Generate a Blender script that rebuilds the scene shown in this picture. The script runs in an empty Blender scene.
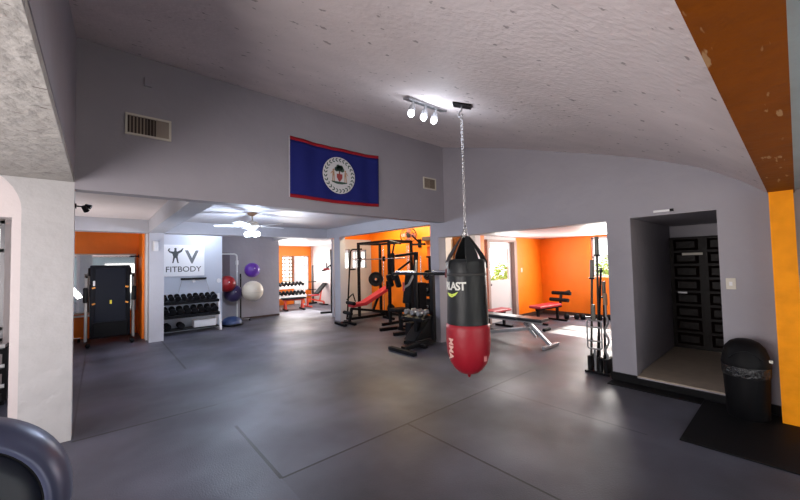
import bpy, math, random
from mathutils import Vector, Matrix, Euler
random.seed(7)
C = bpy.context.scene.collection
R = math.radians
PI = math.pi
sc = bpy.context.scene

# ------------------------------------------------------------ camera
r_ = Vector((0.75453436, -0.65589788, -0.02181437))
u_ = Vector((-0.00869253, -0.04322619, 0.9990275))
f_ = Vector((0.65620297, 0.75361095, 0.03831706))
cd = bpy.data.cameras.new('camera'); cam = bpy.data.objects.new('camera', cd); C.objects.link(cam)
cd.sensor_width = 36; cd.lens = 345.594 / 800 * 36; cd.clip_start = 0.02; cd.clip_end = 200
cam.matrix_world = Matrix(((r_.x, u_.x, -f_.x, 0), (r_.y, u_.y, -f_.y, 0), (r_.z, u_.z, -f_.z, 1.5), (0, 0, 0, 1)))
sc.camera = cam

# ------------------------------------------------------------ world, sun, area lights, exposure
w = bpy.data.worlds.new('world'); sc.world = w; w.use_nodes = True
bg = w.node_tree.nodes['Background']; bg.inputs[0].default_value = (1.0, 0.965, 0.975, 1); bg.inputs[1].default_value = 2.0
sc.view_settings.view_transform = 'Standard'; sc.view_settings.look = 'None'; sc.view_settings.gamma = 1
sc.view_settings.use_curve_mapping = False; sc.view_settings.exposure = 0.52
sc.cycles.max_bounces = 7; sc.cycles.diffuse_bounces = 5; sc.cycles.glossy_bounces = 3
sc.cycles.transmission_bounces = 4; sc.cycles.transparent_max_bounces = 8
sc.cycles.sample_clamp_indirect = 4.0; sc.cycles.caustics_reflective = False; sc.cycles.caustics_refractive = False

def lamp(name, kind, loc, energy, color=(1, 1, 1), **k):
    d = bpy.data.lights.new(name, kind); d.energy = energy; d.color = color
    o = bpy.data.objects.new(name, d); C.objects.link(o); o.location = loc
    if 'aim' in k:
        o.rotation_euler = Vector(k.pop('aim')).to_track_quat('-Z', 'Y').to_euler()
    for a, v in k.items(): setattr(d, a, v)
    return o
lamp('sun', 'SUN', (20, 3, 15), 22, (1, .93, .82), aim=(-1.3, 0.02, -1.0), angle=R(0.6))
# daylight at the visible windows, ceiling lamps, and added fill lamps
lamp('fill_west', 'AREA', (-2.25, 1.6, 1.20), 105, (1, .93, .92), aim=(1, 0.1, 0.3), shape='RECTANGLE', size=3.4, size_y=1.5)  # main fill lamp, added at an unseen west opening to reach the ceiling
lamp('fill_south', 'AREA', (2.0, -1.50, 1.05), 9, (1, .93, .90), aim=(0, 1, 0.15), shape='RECTANGLE', size=3.6, size_y=1.5)  # weak fill lamp added out of view behind the camera
lamp('daylight_side_window', 'AREA', (9.38, 3.0, 1.55), 85, (1, .96, .9), aim=(-1, 0, -0.1), shape='RECTANGLE', size=.95, size_y=1.0)
lamp('daylight_door_pane', 'AREA', (7.55, 4.70, 1.45), 24, (1, .97, .93), aim=(0, -1, 0), shape='RECTANGLE', size=.9, size_y=.75)
lamp('fill_far_room', 'AREA', (6.3, 10.2, 1.4), 50, (1, .97, .92), aim=(-1, .6, -.15), shape='RECTANGLE', size=1.2, size_y=1.0)  # added fill lamp that brightens the far room from its hidden side
lamp('daylight_far_window', 'AREA', (5.5, 12.85, 1.35), 42, (1, .97, .94), aim=(0, -1, 0), shape='RECTANGLE', size=1.4, size_y=.9)
lamp('machine_zone_ceiling_light', 'AREA', (5.75, 6.9, 2.72), 60, (1, .84, .55), aim=(0, 0, -1), shape='RECTANGLE', size=.5, size_y=1.8)
lamp('sign_ceiling_light_glow', 'POINT', (1.95, 9.22, 2.36), 12, (.80, .88, 1), shadow_soft_size=.06)
lamp('fill_left_bay', 'AREA', (-.70, 7.7, 1.2), 30, (1, .94, .90), aim=(1, .1, 0.7), shape='RECTANGLE', size=.8, size_y=1.1)  # added fill lamp hidden behind the pillar, brightens the bay ceiling

# ------------------------------------------------------------ materials
MATS = {}
def mat(name, col, rough=.6, metal=0.0, bump=0, bscale=60, var=0, vscale=4, emit=None, estr=0, spec=None, trans=0, stain=None, alpha=None):
    if name in MATS: return MATS[name]
    m = bpy.data.materials.new(name); m.use_nodes = True; nt = m.node_tree; b = nt.nodes['Principled BSDF']
    b.inputs['Base Color'].default_value = (*col, 1); b.inputs['Roughness'].default_value = rough; b.inputs['Metallic'].default_value = metal
    if spec is not None: b.inputs['Specular IOR Level'].default_value = spec
    if trans: b.inputs['Transmission Weight'].default_value = trans
    if emit: b.inputs['Emission Color'].default_value = (*emit, 1); b.inputs['Emission Strength'].default_value = estr
    geo = nt.nodes.new('ShaderNodeNewGeometry') if (bump or var or stain) else None
    last = None
    if var:
        n = nt.nodes.new('ShaderNodeTexNoise'); n.inputs['Scale'].default_value = vscale; n.inputs['Detail'].default_value = 5
        nt.links.new(geo.outputs['Position'], n.inputs['Vector'])
        mr = nt.nodes.new('ShaderNodeMapRange'); mr.inputs[1].default_value = .3; mr.inputs[2].default_value = .7
        mr.inputs[3].default_value = 1 - var; mr.inputs[4].default_value = 1 + var; nt.links.new(n.outputs[0], mr.inputs[0])
        mx = nt.nodes.new('ShaderNodeVectorMath'); mx.operation = 'SCALE'; mx.inputs[0].default_value = col
        nt.links.new(mr.outputs[0], mx.inputs['Scale']); nt.links.new(mx.outputs[0], b.inputs['Base Color']); last = mx.outputs[0]
    if stain:   # (colour, scale, threshold, stretch)
        sc_, scale, th, st = stain
        mp = nt.nodes.new('ShaderNodeMapping'); mp.inputs['Scale'].default_value = st; mp.inputs['Rotation'].default_value = (.3, .2, .6)
        nt.links.new(geo.outputs['Position'], mp.inputs[0])
        n = nt.nodes.new('ShaderNodeTexNoise'); n.inputs['Scale'].default_value = scale; n.inputs['Detail'].default_value = 3
        nt.links.new(mp.outputs[0], n.inputs['Vector'])
        mr = nt.nodes.new('ShaderNodeMapRange'); mr.inputs[1].default_value = th; mr.inputs[2].default_value = th + .03
        nt.links.new(n.outputs[0], mr.inputs[0])
        mx = nt.nodes.new('ShaderNodeMix'); mx.data_type = 'RGBA'; mx.inputs[6].default_value = (*col, 1); mx.inputs[7].default_value = (*sc_, 1)
        if last: nt.links.new(last, mx.inputs[6])
        nt.links.new(mr.outputs[0], mx.inputs[0]); nt.links.new(mx.outputs[2], b.inputs['Base Color'])
    if bump:
        n = nt.nodes.new('ShaderNodeTexNoise'); n.inputs['Scale'].default_value = bscale; n.inputs['Detail'].default_value = 4
        nt.links.new(geo.outputs['Position'], n.inputs['Vector'])
        bp = nt.nodes.new('ShaderNodeBump'); bp.inputs['Strength'].default_value = bump; bp.inputs['Distance'].default_value = .02
        nt.links.new(n.outputs[0], bp.inputs['Height']); nt.links.new(bp.outputs[0], b.inputs['Normal'])
    MATS[name] = m
    return m
GREY = mat('grey wall paint', (.315, .298, .335), .55, bump=.35, bscale=7, var=.04, vscale=2)
CEIL = mat('pinkish rough ceiling plaster', (.74, .655, .645), .7, bump=.32, bscale=26, var=.06, vscale=3, stain=((.40, .34, .33), 13, .675, (1, 1.4, 1)))
CEIL2 = mat('smooth pale ceiling paint', (.55, .54, .56), .45, bump=.2, bscale=6)
WHITEP = mat('off white painted plaster', (.47, .465, .475), .6, bump=.55, bscale=9, var=.05, vscale=6)
CHIP = mat('chipped plaster', (.40, .38, .36), .75, bump=.9, bscale=14, var=.09, vscale=10, stain=((.17, .14, .13), 10, .66, (1.0, 5.0, 2.0)))
BEAMW = mat('pale blue grey beam paint', (.44, .445, .49), .55, bump=.25, bscale=8, var=.03)
ORANGE = mat('orange wall paint', (.95, .215, .003), .5, bump=.25, bscale=9, var=.05, vscale=3)
ORANGE_SHADE = mat('scuffed shade-darkened orange paint', (.23, .058, .002), .6, spec=.15, bump=.4, bscale=10, var=.10, vscale=5, stain=((.42, .24, .12), 7, .66, (.6, 3.5, 1)))  # shade under the beam is put into this darker orange; scuffs are wear
ORANGEC = mat('orange column paint', (.95, .32, .002), .6, spec=.2, bump=.4, bscale=10, var=.08, vscale=8)
PINKW = mat('pinkish white wall paint', (.66, .60, .60), .6, bump=.3, bscale=9)
BLUEG = mat('blue grey wall paint', (.33, .41, .46), .6, bump=.4, bscale=9, var=.06)
SIGNW = mat('pale blue wall paint', (.50, .54, .62), .5, bump=.2, bscale=8)
BLACKT = mat('black skirting', (.008, .008, .009), .6, spec=.1)
DARKWOODT = mat('dark brown skirting', (.05, .025, .018), .5)
TILE = mat('beige floor tile', (.42, .35, .27), .35, bump=.15, bscale=30, var=.10, vscale=9)
BLK = mat('black powder coated steel', (.006, .006, .0075), .38, spec=.12)
BLKR = mat('black rubber', (.006, .006, .0075), .65, spec=.12)
BLKP = mat('black plastic', (.005, .005, .006), .5, bump=.15, bscale=140, spec=.12)
CHROME = mat('brushed chrome', (.62, .62, .64), .25, 1)
STEEL = mat('worn grey steel', (.30, .30, .31), .4, .8)
SILV = mat('silver painted frame', (.42, .43, .46), .35, .4)
WHITEM = mat('white enamel', (.75, .75, .77), .4)
RED = mat('red vinyl', (.42, .018, .03), .4, bump=.1, bscale=40)
REDF = mat('red painted steel', (.60, .05, .03), .35)
WOOD = mat('dark varnished wood', (.006, .003, .0025), .4, spec=.12, bump=.25, bscale=25, var=.25, vscale=12)
FRAMEW = mat('pale brown wood frame', (.42, .27, .17), .5)
CREAM = mat('cream plastic', (.62, .58, .50), .5)
def glass_mat():
    m = bpy.data.materials.new('window glass'); m.use_nodes = True; nt = m.node_tree; nt.nodes.clear()
    o = nt.nodes.new('ShaderNodeOutputMaterial'); mx = nt.nodes.new('ShaderNodeMixShader'); a = nt.nodes.new('ShaderNodeBsdfTransparent'); g = nt.nodes.new('ShaderNodeBsdfGlossy')
    a.inputs[0].default_value = (.96, .98, .97, 1); g.inputs['Roughness'].default_value = .03; mx.inputs[0].default_value = .06
    nt.links.new(a.outputs[0], mx.inputs[1]); nt.links.new(g.outputs[0], mx.inputs[2]); nt.links.new(mx.outputs[0], o.inputs[0]); return m
GLASS = glass_mat()
MIRROR = mat('mirror silver', (.86, .88, .88), .03, 1)
BULB = mat('lit bulb', (1, 1, 1), .4, emit=(.86, .92, 1), estr=8)
LEAF = mat('sunlit leaves', (.22, .36, .06), .6, var=.5, vscale=7)
GRASS = mat('pale paving', (.34, .31, .28), .8, var=.3, vscale=3)
YEL = mat('yellow marking', (.85, .72, .05), .5)
ORM = mat('orange marking', (.9, .35, .05), .5)

def floor_mat():
    m = bpy.data.materials.new('black rubber floor mats'); m.use_nodes = True; nt = m.node_tree; b = nt.nodes['Principled BSDF']; L = nt.links.new
    def M(op, a, b_=None, c=None):
        n = nt.nodes.new('ShaderNodeMath'); n.operation = op
        for i, v in enumerate((a, b_, c)):
            if v is None: continue
            if isinstance(v, (int, float)): n.inputs[i].default_value = v
            else: L(v, n.inputs[i])
        return n.outputs[0]
    def N(scale, det=4, vec=None):
        n = nt.nodes.new('ShaderNodeTexNoise'); n.inputs['Scale'].default_value = scale; n.inputs['Detail'].default_value = det
        L(vec or g.outputs['Position'], n.inputs['Vector']); return n.outputs[0]
    def MR(v, a, b_, c, d):
        n = nt.nodes.new('ShaderNodeMapRange')
        for i, q in enumerate((a, b_, c, d)): n.inputs[i + 1].default_value = q
        L(v, n.inputs[0]); return n.outputs[0]
    g = nt.nodes.new('ShaderNodeNewGeometry'); s = nt.nodes.new('ShaderNodeSeparateXYZ'); L(g.outputs['Position'], s.inputs[0])
    gx = M('DIVIDE', M('SUBTRACT', s.outputs[0], .985), 1.2); gy = M('DIVIDE', M('SUBTRACT', s.outputs[1], 2.46), 1.775)
    seam = None
    for (ax, c0, lo, hi, st, hw) in [(0, .985, 2.46, 3.55, 1, .013), (0, .985, 6.05, 8.8, 1, .014), (0, 2.185, -2, 2.46, 1, .009), (0, 3.52, .9, 2.42, .8, .007), (0, -.17, 4.3, 8.5, .7, .008),
                             (1, 2.46, .985, 4.5, 1, .010), (1, 4.235, -.17, .985, 1, .013), (1, 4.235, .985, 1.9, .3, .006), (1, 2.80, 3.3, 4.5, .35, .006), (1, 6.05, .985, 3.0, .3, .006)]:
        d = M('LESS_THAN', M('ABSOLUTE', M('SUBTRACT', s.outputs[ax], c0)), hw); e = s.outputs[1 - ax]
        k = M('MULTIPLY', M('MULTIPLY', d, M('GREATER_THAN', e, lo)), M('MULTIPLY', M('LESS_THAN', e, hi), st))
        seam = k if seam is None else M('MAXIMUM', seam, k)
    wn = nt.nodes.new('ShaderNodeTexWhiteNoise'); cx = nt.nodes.new('ShaderNodeCombineXYZ'); L(M('FLOOR', M('ADD', gx, 20)), cx.inputs[0]); L(M('FLOOR', M('ADD', gy, 20)), cx.inputs[1]); L(cx.outputs[0], wn.inputs['Vector'])
    shade = M('MULTIPLY', MR(wn.outputs['Value'], 0, 1, .85, 1.2), MR(N(.95, 5), .34, .66, .45, 1.5))
    shade = M('MULTIPLY', shade, MR(N(140, 2), .3, .7, .85, 1.15))
    shade = M('MULTIPLY', shade, M('SUBTRACT', 1, M('MULTIPLY', seam, .9)))
    v = nt.nodes.new('ShaderNodeVectorMath'); v.operation = 'SCALE'; v.inputs[0].default_value = (.062, .063, .085); L(shade, v.inputs['Scale']); L(v.outputs[0], b.inputs['Base Color'])
    L(MR(N(1.1, 4), .3, .7, .38, .58), b.inputs['Roughness'])
    bp = nt.nodes.new('ShaderNodeBump'); bp.inputs['Strength'].default_value = .25; bp.inputs['Distance'].default_value = .01
    L(M('SUBTRACT', N(90, 2), M('MULTIPLY', seam, 3)), bp.inputs['Height']); L(bp.outputs[0], b.inputs['Normal'])
    return m
FLOOR = floor_mat()

# ------------------------------------------------------------ mesh builder
class MB:
    def __init__(s): s.v = []; s.f = []; s.sm = []; s.mi = []; s.m = 0
    def add(s, vs, fs, smooth=False, M=None):
        o = len(s.v)
        for q in vs:
            q = Vector(q); s.v.append(M @ q if M else q)
        for q in fs: s.f.append([o + i for i in q]); s.sm.append(smooth); s.mi.append(s.m)
        return s
    def box(s, x0, x1, y0, y1, z0, z1, M=None):
        vs = [(x, y, z) for z in (z0, z1) for y in (y0, y1) for x in (x0, x1)]
        return s.add(vs, [(0, 2, 3, 1), (4, 5, 7, 6), (0, 1, 5, 4), (2, 6, 7, 3), (0, 4, 6, 2), (1, 3, 7, 5)], False, M)
    def cbox(s, c, d, rot=(0, 0, 0)):
        M = Matrix.Translation(c) @ Euler(rot).to_matrix().to_4x4()
        return s.box(-d[0] / 2, d[0] / 2, -d[1] / 2, d[1] / 2, -d[2] / 2, d[2] / 2, M)
    def bar(s, a, b, wx, wz):   # square-section bar between two points
        a, b = Vector(a), Vector(b); d = b - a; L = d.length
        M = Matrix.Translation((a + b) / 2) @ d.to_track_quat('Z', 'Y').to_matrix().to_4x4()
        return s.box(-wx / 2, wx / 2, -wz / 2, wz / 2, -L / 2, L / 2, M)
    def lathe(s, prof, M=None, n=24, cap=True):
        vs = []; fs = []
        for (r, z) in prof:
            for k in range(n): a = 2 * PI * k / n; vs.append((r * math.cos(a), r * math.sin(a), z))
        for i in range(len(prof) - 1):
            for k in range(n): fs.append((i * n + k, i * n + (k + 1) % n, (i + 1) * n + (k + 1) % n, (i + 1) * n + k))
        s.add(vs, fs, True, M)
        if cap:
            s.add(vs[:n], [tuple(reversed(range(n)))], False, M); s.add(vs[-n:], [tuple(range(n))], False, M)
        return s
    def cyl(s, a, b, r, r2=None, n=16):
        a, b = Vector(a), Vector(b); d = b - a
        M = Matrix.Translation(a) @ d.to_track_quat('Z', 'Y').to_matrix().to_4x4()
        return s.lathe([(r, 0), (r if r2 is None else r2, d.length)], M, n)
    def tube(s, pts, r, n=10, closed=False):
        P = [Vector(p) for p in pts]; N = len(P); vs = []; fs = []
        nrm = None
        for i in range(N):
            if closed: t = (P[(i + 1) % N] - P[i - 1])
            else: t = P[min(i + 1, N - 1)] - P[max(i - 1, 0)]
            t.normalize()
            if nrm is None: nrm = t.orthogonal().normalized()
            else: nrm = (nrm - t * nrm.dot(t)).normalized()
            bn = t.cross(nrm)
            for k in range(n):
                a = 2 * PI * k / n; vs.append(P[i] + (nrm * math.cos(a) + bn * math.sin(a)) * r)
        for i in range(N if closed else N - 1):
            j = (i + 1) % N
            for k in range(n): fs.append((i * n + k, i * n + (k + 1) % n, j * n + (k + 1) % n, j * n + k))
        s.add(vs, fs, True)
        if not closed: s.add(vs[:n], [tuple(reversed(range(n)))]); s.add(vs[-n:], [tuple(range(n))])
        return s
    def ball(s, c, r, n=24, sq=(1, 1, 1)):
        m = n // 2; prof = [(max(1e-4, math.sin(PI * i / m)), -math.cos(PI * i / m)) for i in range(m + 1)]
        M = Matrix.Translation(c) @ Matrix.Diagonal((r * sq[0], r * sq[1], r * sq[2], 1))
        return s.lathe(prof, M, n, False)
    def prism(s, poly, h, M=None, smooth=False):   # polygon in XY extruded 0..h in Z
        n = len(poly); vs = [(x, y, 0) for x, y in poly] + [(x, y, h) for x, y in poly]
        fs = [tuple(reversed(range(n))), tuple(range(n, 2 * n))] + [(i, (i + 1) % n, n + (i + 1) % n, n + i) for i in range(n)]
        return s.add(vs, fs, smooth, M)
    def build(s, name, mats, parent=None, bev=0):
        me = bpy.data.meshes.new(name); me.from_pydata([tuple(q) for q in s.v], [], s.f)
        for m in (mats if isinstance(mats, (list, tuple)) else [mats]): me.materials.append(m)
        me.polygons.foreach_set('use_smooth', s.sm); me.polygons.foreach_set('material_index', s.mi)
        me.validate(); me.update()
        o = bpy.data.objects.new(name, me); C.objects.link(o)
        if parent: o.parent = parent
        if bev:
            b = o.modifiers.new('bevel', 'BEVEL'); b.width = bev; b.segments = 2; b.limit_method = 'ANGLE'; b.angle_limit = R(50)
        return o
def tag(o, label, cat, group=None):
    o['label'] = label; o['category'] = cat
    if group: o['group'] = group
    return o
def thing(name, label, cat, loc=(0, 0, 0), rotz=0, group=None):
    o = bpy.data.objects.new(name, None); C.objects.link(o); o.empty_display_size = .1
    o.location = loc; o.rotation_euler = (0, 0, rotz)
    return tag(o, label, cat, group)
def struct(name, mb, m):
    o = mb.build(name, m); o['kind'] = 'structure'; return o
def dup(o, parent=None):
    kids = list(o.children); c = o.copy(); C.objects.link(c)
    if parent: c.parent = parent
    for k in kids: dup(k, c)
    return c
def sbox(name, m, *b):
    q = MB()
    for x in b: q.box(*x)
    return struct(name, q, m)
def arc(c, r, a0, a1, n, plane='xz', fixed=0):
    out = []
    for i in range(n + 1):
        a = R(a0 + (a1 - a0) * i / n); p, q = c[0] + r * math.cos(a), c[1] + r * math.sin(a)
        out.append({'xz': (p, fixed, q), 'yz': (fixed, p, q), 'xy': (p, q, fixed)}[plane])
    return out
ORD = ['first', 'second', 'third', 'fourth', 'fifth', 'sixth', 'seventh', 'eighth', 'ninth', 'tenth', 'eleventh', 'twelfth']

# ------------------------------------------------------------ structure
sbox('floor', FLOOR, (-4.2, 9.8, -2.0, 13.3, -.12, 0))
CP = [(0.10, 2.075), (0.155, 2.09), (.35, 2.26), (.64, 2.45), (1.1, 2.66), (1.6, 2.84), (2.1, 3.0), (3, 3.3), (4.45, 3.70)]
def ceil_z(y):
    for (a, za), (b, zb) in zip(CP, CP[1:]):
        if a <= y <= b: return za + (zb - za) * (y - a) / (b - a)
    return CP[-1][1]
q = MB(); n = len(CP)
vs = [(x, y, z) for x in (-.25, 5.02) for y, z in CP] + [(x, y, z + .22) for x in (-.25, 5.02) for y, z in CP]
fs = [(i, i + 1, n + i + 1, n + i) for i in range(n - 1)]
q.add(vs, fs, True)
q.add(vs, [(2 * n + i, 3 * n + i, 3 * n + i + 1, 2 * n + i + 1) for i in range(n - 1)] + [(i, 2 * n + i, 2 * n + i + 1, i + 1) for i in range(n - 1)] +
      [(n + i, n + i + 1, 3 * n + i + 1, 3 * n + i) for i in range(n - 1)] + [(0, n, 3 * n, 2 * n), (n - 1, 3 * n - 1, 4 * n - 1, 2 * n - 1)])
struct('ceiling', q, CEIL)
sbox('wall_front', GREY, (-.176, 5.04, 4.284, 4.445, 2.24, 3.85))
sbox('wall_right', GREY, (4.84, 5.04, -.1, .533, 0, 3.9), (4.84, 5.04, .533, 1.31, 1.985, 3.9), (4.84, 5.04, 1.31, 1.57, 0, 3.9),
     (4.84, 5.04, 1.57, 4.445, 1.97, 3.9), (4.84, 5.04, 4.445, 4.66, 0, 3.9), (4.84, 5.04, .533, 1.31, 0, .085))
sbox('trim_1', BEAMW, (4.84, 5.02, 4.661, 9.0, 2.24, 2.7))               # deep beam running back from the corner
sbox('wall_left', GREY, (-.62, -.176, -.30, 4.283, 2.36, 4.0))
# chipped underside of the left arch beam, and the white pillar that carries it
q = MB(); q.box(-.62, -.18, -.30, 4.283, 2.30, 2.359); struct('trim_2', q, CHIP)
q = MB()
poly = [(-.176, 0), (-.176, 4.0), (-1.1, 4.0), (-1.1, 2.5)] + [(-.50 - .48 * (1 - math.sin(R(a))) , 2.02 + .42 * math.cos(R(a))) for a in range(0, 91, 9)] + [(-.50, 0)]
q.prism(poly[::-1], .16, Matrix.Translation((0, 4.445, 0)) @ Matrix.Rotation(R(90), 4, 'X'))
struct('wall_pillar', q, WHITEP)
sbox('wall_bay_front', PINKW, (-.575, -.501, 4.446, 4.60, 0, 2.499), (-2.4, -.575, 4.446, 4.60, 1.97, 2.499))
# back rooms
sbox('ceiling_back', CEIL2, (1.021, 4.839, 4.446, 10.45, 2.5, 2.72), (5.041, 9.7, -.2, 4.80, 2.10, 2.72))
sbox('ceiling_bay', PINKW, (-4.2, .759, 4.446, 10.6, 2.5, 2.72), (-4.2, -.63, -.001, 4.283, 2.6, 2.8))
sbox('ceiling_far', CEIL2, (4.0, 6.6, 9.001, 13.3, 2.26, 2.72), (1.0, 4.0, 10.451, 13.3, 2.26, 2.72), (5.021, 6.6, 4.801, 9.0, 2.8, 3.0))
sbox('trim_3', BEAMW, (.76, 1.02, 4.446, 8.70, 2.24, 2.72))
sbox('trim_4', BEAMW, (-3, 4.839, 8.701, 9.0, 2.24, 2.72))
sbox('wall_pillar_back', BEAMW, (.77, 1.02, 8.69, 8.99, 0, 2.24))
sbox('wall_pillar_middle', BEAMW, (4.84, 5.0, 8.0, 8.3, 0, 2.24))
sbox('wall_bay_left', PINKW, (-4.2, -1.86, 6.5, 6.7, 0, 2.5), (-1.86, -.895, 6.5, 6.7, 2.16, 2.5), (-1.86, -.895, 6.5, 6.7, 0, .62), (-.895, -.75, 6.5, 6.7, 0, 2.5), (-.95, -.751, 6.7, 10.3, 0, 2.5))
sbox('wall_bay_back', ORANGE, (-.95, .70, 10.3, 10.5, 0, 2.5), (.70, .74, 9.3, 10.5, 0, 2.5))
sbox('trim_5', WHITEM, (.742, .80, 9.05, 9.69, 0, 2.24))
sbox('wall_sign', SIGNW, (.80, 2.38, 9.70, 10.449, 0, 2.5))
sbox('wall_back', GREY, (2.38, 4.16, 10.45, 10.65, 0, 2.5))
sbox('wall_far', ORANGE, (1.0, 5.30, 13.0, 13.2, 0, 2.26), (5.30, 6.42, 13.0, 13.2, 1.88, 2.26), (5.30, 5.76, 13.0, 13.2, 0, .75), (6.08, 6.42, 13.0, 13.2, 0, .5), (6.42, 6.7, 13.0, 13.2, 0, 2.26), (5.76, 6.08, 13.0, 13.2, 0, 1.88))
sbox('wall_far_side', PINKW, (6.5, 6.7, 8.99, 9.2, 0, 2.5), (6.5, 6.7, 9.2, 11.0, 0, .8), (6.5, 6.7, 9.2, 11.0, 1.95, 2.5), (6.5, 6.7, 11.0, 13.0, 0, 2.5), (3.9, 4.0, 10.65, 13.0, 0, 2.26))
sbox('wall_partition', BEAMW, (5.10, 5.48, 8.8, 8.9, 0, 2.25), (5.48, 6.27, 8.8, 8.9, 1.95, 2.25), (5.48, 6.27, 8.8, 8.9, 0, 1.38), (6.27, 6.45, 8.8, 8.9, 0, 2.25), (5.67, 5.73, 8.8, 8.9, 1.38, 1.95))
sbox('trim_6', ORANGE, (5.04, 6.45, 8.901, 8.985, 2.25, 2.8))
sbox('wall_machine', ORANGE, (6.45, 6.65, 6.33, 8.985, 0, 2.8), (6.45, 6.65, 5.92, 6.16, 0, 2.8), (6.45, 6.65, 6.16, 6.33, 1.92, 2.8), (6.45, 6.65, 6.16, 6.33, 0, .9))
sbox('wall_machine_end', PINKW, (6.45, 6.65, 5.47, 5.919, 0, 2.8), (6.45, 6.65, 4.80, 5.18, 0, 2.8))
sbox('trim_7', ORANGE_SHADE, (6.45, 6.65, 5.18, 5.47, 0, 2.8))
sbox('trim_8', FRAMEW, (6.42, 6.449, 5.45, 5.49, 0, 2.05))
# side room with the door and the window
sbox('wall_side_back', ORANGE, (8.19, 9.7, 4.8, 5.0, 0, 2.1), (6.651, 6.80, 4.8, 5.0, 0, 2.1))
sbox('trim_9', PINKW, (6.80, 8.19, 4.802, 5.0, 2.02, 2.1))
sbox('wall_side_right', ORANGE, (9.5, 9.7, 3.48, 4.80, 0, 2.1), (9.5, 9.7, 2.56, 3.48, 2.06, 2.1), (9.5, 9.7, 2.56, 3.48, 0, 1.04), (9.5, 9.7, -.2, 2.56, 0, 2.1))
sbox('wall_passage', GREY, (5.041, 7.0, 1.33, 1.56, .0, 2.099), (5.041, 7.0, .30, .52, 0, 2.099), (5.041, 7.0, .52, 1.33, 1.99, 2.099))
sbox('floor_passage', TILE, (4.845, 7.0, .53, 1.325, .001, .10))
sbox('wall_passage_end', GREY, (6.9, 7.05, .52, 1.33, 0, 2.0))
# baseboards
sbox('baseboard_right', BLACKT, (4.815, 4.839, .16, .53, 0, .085), (4.815, 4.839, .53, 1.31, 0, .075), (4.815, 4.839, 1.31, 1.57, 0, .10), (4.84, 5.04, 1.571, 1.59, 0, .10))
sbox('baseboard_side', DARKWOODT, (8.25, 9.5, 4.78, 4.799, 0, .10), (9.475, 9.499, 1.6, 4.78, 0, .10))
sbox('baseboard_machine', DARKWOODT, (6.425, 6.449, 5.95, 8.75, 0, .09))
sbox('baseboard_back', DARKWOODT, (2.4, 4.16, 10.43, 10.449, 0, .05))
# orange beam and column, blue-grey room to the south
sbox('trim_10', ORANGE_SHADE, (-4.0, 4.839, -.008, .155, 2.072, 2.6))
sbox('wall_column', ORANGEC, (4.58, 4.839, .0, .150, 0, 2.071))
sbox('ceiling_south', BLUEG, (-4.2, 5.2, -2.0, -.001, 2.10, 2.4))
sbox('wall_south_right', BLUEG, (4.85, 5.04, -2.0, -.101, 0, 2.1))
sbox('wall_south', BLUEG, (-4.2, .2, -1.8, -1.6, 0, 2.1), (3.8, 4.85, -1.8, -1.6, 0, 2.1), (.2, 3.8, -1.8, -1.6, 0, .30), (.2, 3.8, -1.8, -1.6, 1.8, 2.1))
sbox('wall_west', WHITEP, (-2.6, -2.4, -1.6, -.2, 0, 2.6), (-2.6, -2.4, 3.4, 6.5, 0, 2.6), (-2.6, -2.4, -.2, 3.4, 0, .40), (-2.6, -2.4, -.2, 3.4, 2.0, 2.6))
sbox('wall_sun_block', PINKW, (8.2, 8.3, 5.95, 8.9, -.12, 3.4), (6.66, 8.199, 7.0, 7.1, -.12, 2.1))  # added unseen outdoor walls; the tall one keeps sun out of the narrow window
sbox('ground', GRASS, (-40, 60, -40, 60, -.4, -.13))

def window(i, c, wdt, h, axis, m, bars, fw=.04, depth=.05):
    # axis 'x' : window plane faces along x ; c centre
    q = MB(); a = wdt / 2; b = h / 2
    rects = [(-a, a, -b, -b + fw), (-a, a, b - fw, b), (-a, -a + fw, -b, b), (a - fw, a, -b, b)] + bars
    for (p0, p1, r0, r1) in rects:
        if axis == 'x': q.box(-depth / 2, depth / 2, p0, p1, r0, r1)
        else: q.box(p0, p1, -depth / 2, depth / 2, r0, r1)
    o = q.build('window_%d' % i, m); o.location = c; o['kind'] = 'structure'
    g = MB()
    if axis == 'x': g.box(-.003, .003, -a, a, -b, b)
    else: g.box(-a, a, -.003, .003, -b, b)
    g.build('glass', GLASS, o); return o
window(1, (-1.38, 6.6, 1.39), .95, 1.52, 'y', STEEL, [(-.47, .47, -.62, -.58), (-.47, .47, .36, .40)])
window(2, (9.6, 3.02, 1.55), .90, 1.0, 'x', WHITEM, [(-.44, .44, -.02, .02)])
window(3, (5.53, 13.08, 1.315), .45, 1.12, 'y', FRAMEW, [(-.10, -.08, -.55, .55), (.08, .10, -.55, .55)] + [(-.22, .22, z * .14 - .02, z * .14 + .02) for z in range(-3, 4)])
sbox('door_3', WHITEM, (5.765, 6.075, 12.93, 12.999, .0, 1.87), (5.80, 6.04, 12.915, 12.93, .2, 1.0), (5.80, 6.04, 12.915, 12.93, 1.1, 1.75))
window(4, (6.25, 13.08, 1.19), .33, 1.37, 'y', WHITEM, [(-.01, .01, -.7, .7), (-.15, .15, .3, .32), (-.15, .15, -.1, -.08)])
window(5, (5.575, 8.85, 1.665), .18, .56, 'y', STEEL, [(-.09, .09, -.01, .01)], .012)
window(6, (6.0, 8.85, 1.665), .53, .56, 'y', STEEL, [(-.09, -.08, -.27, .27), (.08, .09, -.27, .27), (-.26, .26, -.01, .01)], .015)
window(7, (6.6, 10.1, 1.375), 1.79, 1.14, 'x', WHITEM, [(-.02, .02, -.55, .55)])  # added out of view to let sun onto the far room floor
window(8, (6.58, 6.245, 1.41), .168, 1.01, 'x', WHITEM, [], .012)
window(9, (-2.5, 1.6, 1.20), 3.59, 1.59, 'x', WHITEM, [(-.6, -.56, -.78, .78), (.56, .6, -.78, .78)])  # unseen opening added to go with the west fill lamp
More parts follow.
